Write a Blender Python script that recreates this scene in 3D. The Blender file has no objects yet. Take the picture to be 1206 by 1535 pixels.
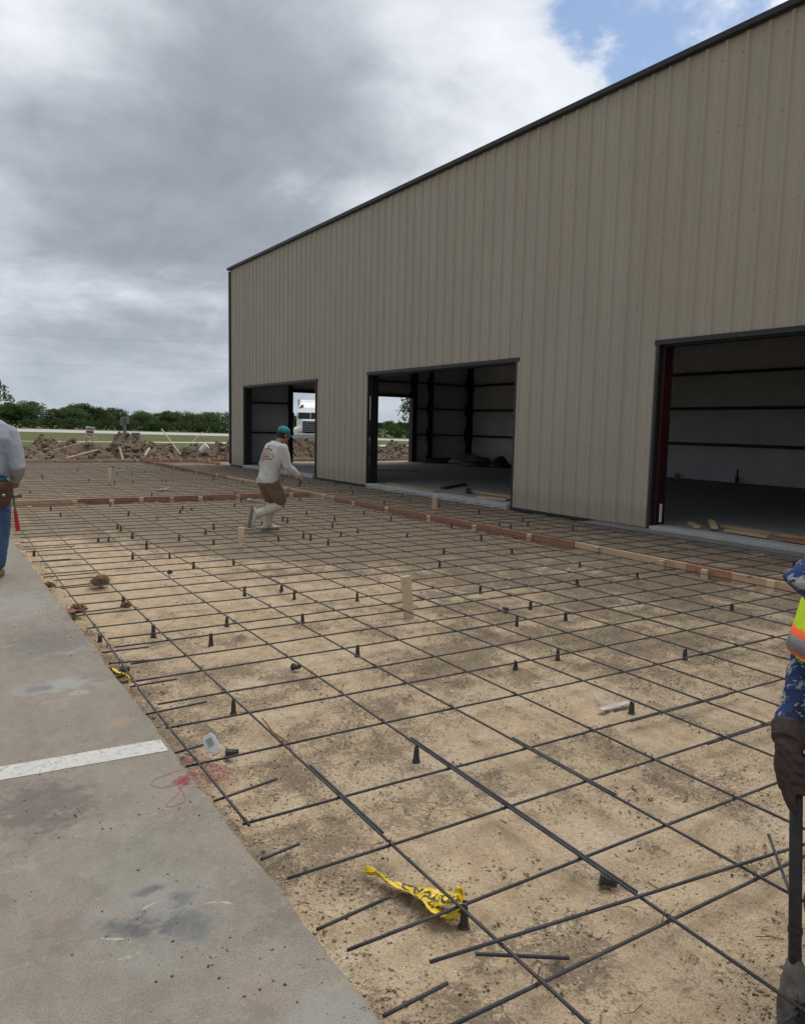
import bpy, bmesh, math, random
import numpy as np
from mathutils import Vector, Matrix

# ------------------------------------------------------------------ camera, sky, sun, exposure
sc = bpy.context.scene
CAM_H = 1.62
RX = Vector((0.8452521656519786, -0.5339381532726014, 0.021420199356784245))
UP = Vector((0.04135565759731983, 0.10532789517002686, 0.9935772461584178))
FW = Vector((0.5327649444598749, 0.838937472627666, -0.11110999494091672))
cam_d = bpy.data.cameras.new('camera')
cam = bpy.data.objects.new('camera', cam_d)
sc.collection.objects.link(cam)
cam.matrix_world = Matrix(((RX.x, UP.x, -FW.x, 0), (RX.y, UP.y, -FW.y, 0), (RX.z, UP.z, -FW.z, CAM_H), (0, 0, 0, 1)))
cam_d.sensor_fit = 'VERTICAL'
cam_d.sensor_height = 24.0
cam_d.lens = 24.0 * 1143.8 / 1535.0
cam_d.clip_start = 0.05
cam_d.clip_end = 6000
sc.camera = cam

EXPOSURE = 0.92
sc.view_settings.view_transform = 'Standard'
sc.view_settings.look = 'None'
sc.view_settings.gamma = 1.0
sc.view_settings.use_curve_mapping = False
sc.view_settings.exposure = EXPOSURE

SUN_EL, SUN_AZ = 62.0, 62.0           # azimuth clockwise from +Y (towards +X, behind the building)
sun_d = bpy.data.lights.new('sun', 'SUN')
sun_d.energy = 1.5
sun_d.angle = math.radians(55)
sun_d.color = (1.0, 0.955, 0.89)
sun = bpy.data.objects.new('sun', sun_d)
sc.collection.objects.link(sun)
e, a = math.radians(SUN_EL), math.radians(SUN_AZ)
sdir = Vector((math.cos(e) * math.sin(a), math.cos(e) * math.cos(a), math.sin(e)))
sun.rotation_euler = sdir.to_track_quat('Z', 'Y').to_euler()

world = bpy.data.worlds.new('World')
sc.world = world
world.use_nodes = True


class NT:
    """small node-tree helper"""
    def __init__(s, tree):
        s.t = tree
        s.n = tree.nodes
        s.l = tree.links

    def node(s, typ, **kw):
        nd = s.n.new(typ)
        for k, v in kw.items():
            if k in ('ins',):
                continue
            setattr(nd, k, v)
        return nd

    def link(s, a_, b_):
        s.l.new(a_, b_)

    def val(s, sock, v):
        if hasattr(v, 'is_linked') or isinstance(v, bpy.types.NodeSocket):
            s.l.new(v, sock)
        else:
            sock.default_value = v

    def math(s, op, a_, b_=None, c_=None, clamp=False):
        nd = s.n.new('ShaderNodeMath')
        nd.operation = op
        nd.use_clamp = clamp
        s.val(nd.inputs[0], a_)
        if b_ is not None:
            s.val(nd.inputs[1], b_)
        if c_ is not None:
            s.val(nd.inputs[2], c_)
        return nd.outputs[0]

    def vmath(s, op, a_, b_=None, out=0):
        nd = s.n.new('ShaderNodeVectorMath')
        nd.operation = op
        s.val(nd.inputs[0], a_)
        if b_ is not None:
            s.val(nd.inputs[1], b_)
        return nd.outputs[out]

    def noise(s, vec, scale, detail=4.0, rough=0.55, dist=0.0, out='Fac'):
        nd = s.n.new('ShaderNodeTexNoise')
        if vec is not None:
            s.l.new(vec, nd.inputs['Vector'])
        nd.inputs['Scale'].default_value = scale
        nd.inputs['Detail'].default_value = detail
        nd.inputs['Roughness'].default_value = rough
        nd.inputs['Distortion'].default_value = dist
        return nd.outputs[out]

    def ramp(s, fac, stops, interp='LINEAR'):
        nd = s.n.new('ShaderNodeValToRGB')
        cr = nd.color_ramp
        cr.interpolation = interp
        while len(cr.elements) < len(stops):
            cr.elements.new(0.5)
        for el, (p, c) in zip(cr.elements, stops):
            el.position = p
            el.color = (c[0], c[1], c[2], 1) if not isinstance(c, (int, float)) else (c, c, c, 1)
        s.val(nd.inputs[0], fac)
        return nd.outputs[0]

    def mix(s, fac, a_, b_, typ='MIX'):
        nd = s.n.new('ShaderNodeMix')
        nd.data_type = 'RGBA'
        nd.blend_type = typ
        s.val(nd.inputs[0], fac)
        s.val(nd.inputs[6], a_ if not isinstance(a_, tuple) else (*a_[:3], 1))
        s.val(nd.inputs[7], b_ if not isinstance(b_, tuple) else (*b_[:3], 1))
        return nd.outputs[2]

    def smooth(s, x, lo, hi):
        nd = s.n.new('ShaderNodeMapRange')
        nd.interpolation_type = 'SMOOTHSTEP'
        s.val(nd.inputs[0], x)
        nd.inputs[1].default_value = lo
        nd.inputs[2].default_value = hi
        return nd.outputs[0]

    def mapping(s, vec, loc=(0, 0, 0), rot=(0, 0, 0), scale=(1, 1, 1)):
        nd = s.n.new('ShaderNodeMapping')
        s.l.new(vec, nd.inputs[0])
        nd.inputs[1].default_value = loc
        nd.inputs[2].default_value = rot
        nd.inputs[3].default_value = scale
        return nd.outputs[0]


def build_world():
    w = NT(world.node_tree)
    w.n.clear()
    out = w.node('ShaderNodeOutputWorld')
    sky = w.node('ShaderNodeTexSky', sky_type='NISHITA', sun_disc=False)
    sky.sun_elevation = math.radians(SUN_EL)
    sky.sun_rotation = math.radians(SUN_AZ)
    sky.air_density = 1.0
    sky.dust_density = 0.6
    bg_sky = w.node('ShaderNodeBackground')
    w.link(sky.outputs[0], bg_sky.inputs[0])
    bg_sky.inputs[1].default_value = 0.065
    tc = w.node('ShaderNodeTexCoord')
    d = w.vmath('NORMALIZE', tc.outputs['Generated'])
    sep = w.node('ShaderNodeSeparateXYZ')
    w.link(d, sep.inputs[0])
    zz = w.math('MAXIMUM', sep.outputs[2], 0.0)
    den = w.math('ADD', zz, 0.36)
    comb = w.node('ShaderNodeCombineXYZ')
    w.link(w.math('DIVIDE', sep.outputs[0], den), comb.inputs[0])
    w.link(w.math('DIVIDE', sep.outputs[1], den), comb.inputs[1])
    p = comb.outputs[0]                       # position on a flat cloud deck
    # warp for billowy edges
    wn = w.noise(p, 2.2, 3, 0.5, out='Color')
    wv = w.vmath('SCALE', w.vmath('SUBTRACT', wn, (0.5, 0.5, 0.5)))
    wv.node.inputs[3].default_value = 0.22
    pw = w.vmath('ADD', p, wv)
    big = w.noise(w.mapping(pw, loc=(0.35, 1.9, 0)), 1.15, 6, 0.52)
    mid = w.noise(w.mapping(pw, loc=(7.1, 2.4, 1.3)), 3.1, 7, 0.56)
    fine = w.noise(w.mapping(pw, loc=(3.3, 8.4, 2.3)), 9.0, 6, 0.6)

    def blob(u, v, r0, r1):
        """soft patch of the cloud deck around a direction (u, v = azimuth, elevation in degrees)"""
        az, el = math.radians(u), math.radians(v)
        dv = (math.cos(el) * math.sin(az), math.cos(el) * math.cos(az), math.sin(el))
        dist = w.vmath('DISTANCE', d, dv, out=1)
        jit = w.math('MULTIPLY', w.math('SUBTRACT', mid, 0.5), 0.34)
        jit2 = w.math('MULTIPLY', w.math('SUBTRACT', fine, 0.5), 0.16)
        dd = w.math('ADD', dist, w.math('ADD', jit, jit2))
        return w.smooth(dd, r1, r0)
    t = w.math('ADD', w.math('MULTIPLY', big, 0.58), w.math('MULTIPLY', mid, 0.40))
    t = w.math('ADD', t, w.math('MULTIPLY', fine, 0.14))
    t = w.math('ADD', w.math('MULTIPLY', w.math('SUBTRACT', t, 0.56), 2.0), 0.50)
    # thicker cloud base and thinner, brighter parts of the deck
    t = w.math('SUBTRACT', t, w.math('MULTIPLY', blob(BD[0], BD[1], 0.04, 0.36), 0.24))
    t = w.math('ADD', t, w.math('MULTIPLY', blob(BB[0], BB[1], 0.02, 0.27), 0.12))
    t = w.math('ADD', t, w.math('MULTIPLY', blob(BC[0], BC[1], 0.02, 0.18), 0.28))
    t = w.math('ADD', t, w.math('MULTIPLY', blob(BL[0], BL[1], 0.02, 0.40), 0.26))
    cloud = w.ramp(t, [(0.14, (0.150, 0.170, 0.196)), (0.34, (0.205, 0.228, 0.256)), (0.50, (0.280, 0.302, 0.332)),
                       (0.68, (0.390, 0.410, 0.446)), (0.88, (0.500, 0.520, 0.555))])
    # lower air: pale and even towards the horizon
    hz = w.smooth(sep.outputs[2], 0.20, 0.0)
    band = w.noise(w.mapping(d, scale=(2.2, 2.2, 9.0)), 1.7, 5, 0.55)
    low = w.ramp(band, [(0.3, (0.215, 0.250, 0.288)), (0.52, (0.265, 0.300, 0.340)), (0.70, (0.34, 0.375, 0.412))])
    cloud = w.mix(w.math('MULTIPLY', hz, 0.60), cloud, low)
    bg_c = w.node('ShaderNodeBackground')
    w.link(cloud, bg_c.inputs[0])
    bg_c.inputs[1].default_value = 1.0
    # openings in the deck
    hole = blob(BH[0], BH[1], 0.065, 0.120)
    hole = w.math('MAXIMUM', hole, w.smooth(w.math('SUBTRACT', big, w.math('MULTIPLY', hz, 0.3)), 0.70, 0.76))
    hole = w.math('MULTIPLY', hole, w.smooth(w.math('ADD', mid, w.math('MULTIPLY', fine, 0.5)), 0.96, 0.72))
    mx = w.node('ShaderNodeMixShader')
    w.link(hole, mx.inputs[0])
    w.link(bg_c.outputs[0], mx.inputs[1])
    w.link(bg_sky.outputs[0], mx.inputs[2])
    w.link(mx.outputs[0], out.inputs[0])


# (azimuth from +Y clockwise, elevation) of the deck's darker base, thinner bright parts and the blue opening
BD = (19.0, 18.0)
BB = (38.5, 25.0)
BC = (56.0, 24.5)
BL = (6.0, 27.0)
BH = (51.0, 25.6)
build_world()

# ------------------------------------------------------------------ helpers
random.seed(7)
rng = np.random.default_rng(11)
COL = sc.collection
R2D = Vector((0.8455, -0.534, 0)).normalized()     # horizontal axes used when posing people
D2D = Vector((0.534, 0.8455, 0)).normalized()

_tab = np.random.default_rng(3).random((256, 256))


def vnoise(x, y, seed=0):
    x = np.asarray(x, float) + seed * 17.31
    y = np.asarray(y, float) + seed * 9.77
    xi = np.floor(x).astype(int)
    yi = np.floor(y).astype(int)
    fx, fy = x - xi, y - yi
    fx = fx * fx * (3 - 2 * fx)
    fy = fy * fy * (3 - 2 * fy)
    a_ = _tab[xi & 255, yi & 255]
    b_ = _tab[(xi + 1) & 255, yi & 255]
    c_ = _tab[xi & 255, (yi + 1) & 255]
    d_ = _tab[(xi + 1) & 255, (yi + 1) & 255]
    return (a_ * (1 - fx) + b_ * fx) * (1 - fy) + (c_ * (1 - fx) + d_ * fx) * fy - 0.5


def fbm(x, y, oct=4, gain=0.5, seed=0):
    s, amp, fr = 0, 1.0, 1.0
    for i in range(oct):
        s = s + amp * vnoise(np.asarray(x) * fr, np.asarray(y) * fr, seed + i)
        amp *= gain
        fr *= 2.03
    return s


def sstep(x, lo, hi):
    t = np.clip((np.asarray(x, float) - lo) / (hi - lo), 0, 1)
    return t * t * (3 - 2 * t)


def tag(o, label=None, cat=None, group=None, kind=None):
    if label:
        o['label'] = label
    if cat:
        o['category'] = cat
    if group:
        o['group'] = group
    if kind:
        o['kind'] = kind
    return o


def empty(name, loc, label=None, cat=None, group=None, rotz=0.0):
    o = bpy.data.objects.new(name, None)
    COL.objects.link(o)
    o.location = loc
    o.rotation_euler = (0, 0, rotz)
    o.empty_display_size = 0.1
    return tag(o, label, cat, group)


def link_mesh(name, me, mat_, parent=None, loc=None, smooth=False):
    if mat_ is not None and (not me.materials):
        me.materials.append(mat_)
    if smooth:
        me.polygons.foreach_set('use_smooth', [True] * len(me.polygons))
    o = bpy.data.objects.new(name, me)
    COL.objects.link(o)
    if parent is not None:
        o.parent = parent
    if loc is not None:
        o.location = loc
    return o


class MB:
    def __init__(s):
        s.v = []
        s.f = []

    def add(s, vs, fs):
        k = len(s.v)
        s.v.extend([tuple(q) for q in vs])
        s.f.extend([tuple(i + k for i in q) for q in fs])

    def box(s, c, size, m=None, bev=0.0):
        hx, hy, hz = size[0] / 2, size[1] / 2, size[2] / 2
        c = Vector(c)
        vs = [Vector((x, y, z)) for z in (-hz, hz) for x, y in ((-hx, -hy), (hx, -hy), (hx, hy), (-hx, hy))]
        fs = [(0, 3, 2, 1), (4, 5, 6, 7), (0, 1, 5, 4), (1, 2, 6, 5), (2, 3, 7, 6), (3, 0, 4, 7)]
        if m is not None:
            vs = [m @ q for q in vs]
        s.add([c + q for q in vs], fs)
        return s

    def bbox(s, c, size, m=None, b=0.004):
        """box with bevelled edges (chamfer)"""
        bm = bmesh.new()
        bmesh.ops.create_cube(bm, size=1.0)
        for v in bm.verts:
            v.co = Vector((v.co.x * size[0], v.co.y * size[1], v.co.z * size[2]))
        bmesh.ops.bevel(bm, geom=list(bm.edges), offset=b, segments=1, affect='EDGES')
        bm.verts.ensure_lookup_table()
        c = Vector(c)
        vs = [c + (m @ v.co if m is not None else v.co) for v in bm.verts]
        fs = [[v.index for v in f.verts] for f in bm.faces]
        bm.free()
        s.add(vs, fs)
        return s

    def tube(s, pts, r, n=6, cap=True, side=None, round_cap=False):
        """pts: points; r: radius, list of radii or list of (rx, ry)"""
        pts = [Vector(q) for q in pts]
        rr = r if isinstance(r, (list, tuple)) else [r] * len(pts)
        rr = [(q, q) if not isinstance(q, (list, tuple)) else q for q in rr]
        if round_cap:
            t0 = (pts[1] - pts[0]).normalized()
            t1 = (pts[-1] - pts[-2]).normalized()
            m0, m1 = max(rr[0]), max(rr[-1])
            pts = [pts[0] - t0 * m0 * 0.9, pts[0] - t0 * m0 * 0.6] + pts + [pts[-1] + t1 * m1 * 0.6, pts[-1] + t1 * m1 * 0.9]
            sc_ = lambda q, k: (q[0] * k, q[1] * k)
            rr = [sc_(rr[0], 0.4), sc_(rr[0], 0.78)] + list(rr) + [sc_(rr[-1], 0.78), sc_(rr[-1], 0.4)]
        k = len(s.v)
        prev = None
        for i, q in enumerate(pts):
            t = (pts[min(i + 1, len(pts) - 1)] - pts[max(i - 1, 0)])
            t = t.normalized() if t.length > 1e-9 else Vector((0, 0, 1))
            ref = side if side is not None else (prev if prev is not None else (Vector((0, 0, 1)) if abs(t.z) < 0.9 else Vector((1, 0, 0))))
            ref = Vector(ref)
            u = ref - t * ref.dot(t)
            u = u.normalized() if u.length > 1e-6 else t.orthogonal().normalized()
            prev = u
            w = t.cross(u)
            for j in range(n):
                an = 2 * math.pi * j / n
                s.v.append(tuple(q + u * (rr[i][0] * math.cos(an)) + w * (rr[i][1] * math.sin(an))))
        m = len(pts)
        for i in range(m - 1):
            for j in range(n):
                a_, b_ = k + i * n + j, k + i * n + (j + 1) % n
                s.f.append((a_, b_, b_ + n, a_ + n))
        if cap:
            s.f.append(tuple(k + j for j in reversed(range(n))))
            s.f.append(tuple(k + (m - 1) * n + j for j in range(n)))
        return s

    def ell(s, c, r, n=10, m=None):
        """ellipsoid"""
        c = Vector(c)
        vs, fs = [], []
        rings = n // 2 + 1
        for i in range(1, rings):
            th = math.pi * i / rings
            for j in range(n):
                ph = 2 * math.pi * j / n
                q = Vector((r[0] * math.sin(th) * math.cos(ph), r[1] * math.sin(th) * math.sin(ph), r[2] * math.cos(th)))
                vs.append(c + (m @ q if m is not None else q))
        top = Vector((0, 0, r[2]))
        vs.append(c + (m @ top if m is not None else top))
        vs.append(c - (m @ top if m is not None else top))
        for i in range(rings - 2):
            for j in range(n):
                a_, b_ = i * n + j, i * n + (j + 1) % n
                fs.append((a_, a_ + n, b_ + n, b_))
        T, B = len(vs) - 2, len(vs) - 1
        for j in range(n):
            fs.append((T, j, (j + 1) % n))
            fs.append((B, (rings - 2) * n + (j + 1) % n, (rings - 2) * n + j))
        s.add(vs, fs)
        return s

    def mesh(s, name='m'):
        me = bpy.data.meshes.new(name)
        me.from_pydata(s.v, [], s.f)
        me.update()
        return me

    def build(s, name, mat_, parent=None, loc=None, smooth=False):
        return link_mesh(name, s.mesh(name), mat_, parent, loc, smooth)


def copy_tree(root, loc, rotz=None, label=None, group=None):
    r = root.copy()
    COL.objects.link(r)
    r.location = loc
    if rotz is not None:
        r.rotation_euler = (0, 0, rotz)
    if label:
        r['label'] = label
    if group:
        r['group'] = group
    for ch in list(root.children):
        c = ch.copy()
        COL.objects.link(c)
        c.parent = r
        for g in ch.children:
            k = g.copy()
            COL.objects.link(k)
            k.parent = c
    return r


# ------------------------------------------------------------------ materials
def material(name, c0, c1=None, rough=0.8, scale=8.0, detail=5, bump=0.0, bscale=40.0, metal=0.0, spec=0.4, stretch=(1, 1, 1), speck=None, coords='Object', bdist=0.01):
    m = bpy.data.materials.new(name)
    m.use_nodes = True
    t = NT(m.node_tree)
    bsdf = t.n['Principled BSDF']
    tc = t.node('ShaderNodeTexCoord')
    vec = t.mapping(tc.outputs[coords], scale=stretch)
    if c1 is None:
        c1 = tuple(q * 0.75 for q in c0)
    fac = t.noise(vec, scale, detail, 0.6)
    col = t.ramp(fac, [(0.30, c1), (0.68, c0)])
    if speck:
        sp = t.noise(vec, speck[0], 2, 0.5)
        col = t.mix(t.smooth(sp, speck[1], speck[1] + 0.08), col, speck[2])
    t.link(col, bsdf.inputs['Base Color'])
    rg = t.math('ADD', t.math('MULTIPLY', t.noise(vec, scale * 2.3, 3), 0.25), rough - 0.12)
    t.link(rg, bsdf.inputs['Roughness'])
    bsdf.inputs['Metallic'].default_value = metal
    bsdf.inputs['Specular IOR Level'].default_value = spec
    if bump:
        bp = t.node('ShaderNodeBump')
        bp.inputs['Strength'].default_value = bump
        bp.inputs['Distance'].default_value = bdist
        t.link(t.noise(vec, bscale, 5, 0.62), bp.inputs['Height'])
        t.link(bp.outputs[0], bsdf.inputs['Normal'])
    return m


def ground_material():
    m = bpy.data.materials.new('site_dirt_and_grass')
    m.use_nodes = True
    t = NT(m.node_tree)
    bsdf = t.n['Principled BSDF']
    geo = t.node('ShaderNodeNewGeometry')
    pos = geo.outputs['Position']
    soil = t.node('ShaderNodeAttribute', attribute_name='soil').outputs['Fac']
    grass = t.node('ShaderNodeAttribute', attribute_name='grass').outputs['Fac']
    n1 = t.noise(pos, 1.6, 6, 0.62)
    n2 = t.noise(pos, 9.0, 6, 0.66)
    n3 = t.noise(pos, 46.0, 5, 0.68)
    n4 = t.noise(pos, 150.0, 3, 0.6)
    tan = t.ramp(n2, [(0.25, (0.290, 0.218, 0.142)), (0.45, (0.402, 0.306, 0.203)), (0.70, (0.50, 0.400, 0.278))])
    tan = t.mix(t.smooth(n1, 0.50, 0.66), tan, t.ramp(n3, [(0.35, (0.38, 0.295, 0.200)), (0.65, (0.54, 0.455, 0.335))]))
    g5 = t.noise(pos, 115.0, 5, 0.8)
    tan = t.mix(1.0, tan, t.ramp(g5, [(0.30, (0.48, 0.46, 0.43)), (0.45, (0.98, 0.97, 0.96)), (0.62, (1.30, 1.30, 1.30))]), 'MULTIPLY')
    dark = t.ramp(t.math('ADD', t.math('MULTIPLY', n3, 0.5), t.math('MULTIPLY', g5, 0.5)), [(0.32, (0.058, 0.045, 0.033)), (0.50, (0.170, 0.130, 0.092)), (0.66, (0.34, 0.268, 0.190))])
    # crumbs of topsoil: dense where the soil attribute is high, scattered elsewhere
    n5 = t.noise(pos, 62.0, 6, 0.8)
    crumb = t.math('ADD', t.math('MULTIPLY', n3, 0.42), t.math('ADD', t.math('MULTIPLY', n5, 0.52), t.math('MULTIPLY', n2, 0.21)))
    thr = t.math('SUBTRACT', t.math('ADD', crumb, t.math('MULTIPLY', soil, 0.27)), 0.620)
    dk = t.smooth(thr, 0.0, 0.055)
    col = t.mix(t.math('MULTIPLY', dk, 0.80), tan, dark)
    # pale grains
    gr = t.smooth(t.noise(pos, 95.0, 2, 0.5), 0.66, 0.74)
    col = t.mix(t.math('MULTIPLY', gr, 0.35), col, (0.62, 0.56, 0.46))
    gcol = t.ramp(t.noise(pos, 0.35, 6, 0.7), [(0.3, (0.062, 0.074, 0.024)), (0.55, (0.095, 0.106, 0.034)), (0.75, (0.155, 0.142, 0.058))])
    col = t.mix(grass, col, gcol)
    t.link(col, bsdf.inputs['Base Color'])
    bsdf.inputs['Roughness'].default_value = 0.95
    bsdf.inputs['Specular IOR Level'].default_value = 0.15
    b1 = t.node('ShaderNodeBump')
    b1.inputs['Strength'].default_value = 1.0
    b1.inputs['Distance'].default_value = 0.02
    h = t.math('ADD', t.math('MULTIPLY', n3, 0.6), t.math('MULTIPLY', n4, 0.35))
    t.link(h, b1.inputs['Height'])
    t.link(b1.outputs[0], bsdf.inputs['Normal'])
    return m


def concrete_material(name, base, stains=True):
    m = bpy.data.materials.new(name)
    m.use_nodes = True
    t = NT(m.node_tree)
    bsdf = t.n['Principled BSDF']
    geo = t.node('ShaderNodeNewGeometry')
    pos = geo.outputs['Position']
    n0 = t.noise(pos, 3.0, 6, 0.65)
    n1 = t.noise(pos, 4.2, 6, 0.66)
    n2 = t.noise(pos, 38.0, 4, 0.65)
    n3 = t.noise(pos, 190.0, 3, 0.6)
    b = base
    lo = (b[0] * 0.60, b[1] * 0.57, b[2] * 0.56)
    hi = (b[0] * 1.38, b[1] * 1.36, b[2] * 1.32)
    nm = t.noise(pos, 17.0, 8, 0.8)
    col = t.ramp(t.math('ADD', t.math('MULTIPLY', n1, 0.45), t.math('MULTIPLY', nm, 0.55)), [(0.34, lo), (0.5, b), (0.66, hi)])
    tint = t.ramp(n0, [(0.35, (b[0] * 0.93, b[1] * 1.03, b[2] * 0.96)), (0.65, (b[0] * 1.10, b[1] * 0.98, b[2] * 1.00))])
    col = t.mix(0.5, col, tint)
    col = t.mix(t.math('MULTIPLY', t.smooth(n3, 0.48, 0.62), 0.55), col, (b[0] * 0.48, b[1] * 0.46, b[2] * 0.44))
    col = t.mix(t.math('MULTIPLY', t.smooth(n2, 0.54, 0.70), 0.45), col, (b[0] * 1.3, b[1] * 1.28, b[2] * 1.22))
    col = t.mix(t.math('MULTIPLY', t.smooth(t.noise(pos, 2.4, 7, 0.72), 0.54, 0.62), 0.40), col, (b[0] * 0.62, b[1] * 0.57, b[2] * 0.54))
    col = t.mix(t.math('MULTIPLY', t.smooth(t.noise(t.mapping(pos, loc=(4, 7, 0)), 3.3, 7, 0.74), 0.57, 0.66), 0.35), col, (b[0] * 1.35, b[1] * 1.33, b[2] * 1.28))
    if stains:
        wob = t.math('MULTIPLY', t.math('SUBTRACT', t.noise(pos, 9.0, 6, 0.7), 0.5), 2.6)
        wob2 = t.math('MULTIPLY', t.math('SUBTRACT', n2, 0.5), 0.9)

        def spot(x, y, r0, r1, colr, k, ex=1.0):
            nonlocal col
            q = t.mapping(pos, loc=(-x, -y * ex, 0), scale=(1, ex, 0))
            ln = t.vmath('LENGTH', q, out=1)
            dd = t.math('ADD', ln, t.math('ADD', t.math('MULTIPLY', wob, r1), t.math('MULTIPLY', wob2, r1)))
            f = t.smooth(dd, r1, r0)
            col = t.mix(t.math('MULTIPLY', f, k), col, colr)
        spot(0.575, 2.28, 0.02, 0.30, (0.25, 0.255, 0.25), 0.5)
        spot(0.50, 2.23, 0.01, 0.12, (0.075, 0.08, 0.082), 0.85)
        spot(0.64, 2.16, 0.01, 0.11, (0.10, 0.107, 0.108), 0.75)
        spot(0.58, 2.40, 0.005, 0.07, (0.085, 0.088, 0.09), 0.7, 2.5)
        spot(0.66, 2.30, 0.01, 0.06, (0.11, 0.115, 0.115), 0.7)
        spot(0.347, 3.16, 0.05, 0.26, (0.105, 0.090, 0.084), 0.65, 0.8)
        spot(0.60, 4.62, 0.03, 0.30, (0.32, 0.32, 0.31), 0.6, 1.6)
        spot(0.52, 4.62, 0.01, 0.10, (0.11, 0.115, 0.115), 0.65)
        spot(0.70, 4.45, 0.01, 0.12, (0.33, 0.33, 0.32), 0.55, 2.0)
        spot(0.72, 5.6, 0.05, 0.40, (0.10, 0.10, 0.095), 0.5, 0.7)
        spot(0.62, 6.9, 0.05, 0.45, (0.29, 0.285, 0.27), 0.5, 0.6)
        spot(0.80, 3.9, 0.02, 0.10, (0.27, 0.215, 0.15), 0.8)
        spot(0.82, 1.62, 0.03, 0.22, (0.27, 0.27, 0.26), 0.5, 1.5)
        # scratch arcs
        for (x, y, r, x1, y1, rr) in ((0.60, 2.17, 0.155, 0.545, 2.33, 0.085), (0.70, 2.14, 0.10, 0.745, 2.215, 0.055), (0.50, 2.33, 0.14, 0.43, 2.215, 0.05), (0.45, 2.2, 0.09, 0.44, 2.115, 0.05)):
            dx = t.vmath('LENGTH', t.mapping(pos, loc=(-x, -y, 0), scale=(1, 1, 0)), out=1)
            line = t.smooth(t.math('ABSOLUTE', t.math('SUBTRACT', dx, r)), 0.006, 0.001)
            win = t.smooth(t.vmath('LENGTH', t.mapping(pos, loc=(-x1, -y1, 0), scale=(1, 1, 0)), out=1), rr, rr * 0.5)
            f = t.math('MULTIPLY', line, win)
            f = t.math('MULTIPLY', f, t.smooth(n2, 0.38, 0.55))
            col = t.mix(t.math('MULTIPLY', f, 0.55), col, (0.50, 0.49, 0.47))
    t.link(col, bsdf.inputs['Base Color'])
    bsdf.inputs['Roughness'].default_value = 0.88
    bsdf.inputs['Specular IOR Level'].default_value = 0.25
    bp = t.node('ShaderNodeBump')
    bp.inputs['Strength'].default_value = 0.35
    bp.inputs['Distance'].default_value = 0.004
    t.link(t.math('ADD', n2, t.math('MULTIPLY', n3, 0.6)), bp.inputs['Height'])
    t.link(bp.outputs[0], bsdf.inputs['Normal'])
    return m


def paint_line_material():
    m = bpy.data.materials.new('worn_white_paint')
    m.use_nodes = True
    t = NT(m.node_tree)
    bsdf = t.n['Principled BSDF']
    pos = t.node('ShaderNodeNewGeometry').outputs['Position']
    worn = t.smooth(t.math('ADD', t.math('MULTIPLY', t.noise(pos, 30.0, 6, 0.78), 0.65), t.math('MULTIPLY', t.noise(pos, 5.0, 3, 0.6), 0.35)), 0.47, 0.60)
    n2 = t.noise(pos, 5.0, 4, 0.6)
    c = t.ramp(n2, [(0.3, (0.42, 0.41, 0.385)), (0.7, (0.56, 0.55, 0.52))])
    t.link(t.mix(t.math('MULTIPLY', worn, 0.75), c, (0.22, 0.205, 0.18)), bsdf.inputs['Base Color'])
    bsdf.inputs['Roughness'].default_value = 0.8
    return m


def siding_material():
    m = bpy.data.materials.new('stone_coloured_steel')
    m.use_nodes = True
    t = NT(m.node_tree)
    bsdf = t.n['Principled BSDF']
    pos = t.node('ShaderNodeNewGeometry').outputs['Position']
    n = t.noise(t.mapping(pos, scale=(1, 1, 0.25)), 1.3, 5, 0.6)
    n2 = t.noise(t.mapping(pos, scale=(1, 1, 0.05)), 14.0, 4, 0.6)
    c = t.ramp(n, [(0.3, (0.365, 0.322, 0.255)), (0.7, (0.402, 0.357, 0.286))])
    c = t.mix(t.math('MULTIPLY', t.smooth(n2, 0.5, 0.75), 0.25), c, (0.325, 0.287, 0.230))
    # splash dirt near the base
    sep = t.node('ShaderNodeSeparateXYZ')
    t.link(pos, sep.inputs[0])
    d = t.math('MULTIPLY', t.smooth(t.math('ADD', sep.outputs[2], t.math('MULTIPLY', n2, -0.5)), 0.28, 0.0), 0.45)
    c = t.mix(d, c, (0.27, 0.225, 0.16))
    t.link(c, bsdf.inputs['Base Color'])
    bsdf.inputs['Roughness'].default_value = 0.55
    bsdf.inputs['Specular IOR Level'].default_value = 0.3
    bp = t.node('ShaderNodeBump')
    bp.inputs['Strength'].default_value = 0.10
    bp.inputs['Distance'].default_value = 0.02
    t.link(t.noise(t.mapping(pos, scale=(1, 1, 0.4)), 2.6, 2, 0.5), bp.inputs['Height'])
    t.link(bp.outputs[0], bsdf.inputs['Normal'])
    return m


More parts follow.
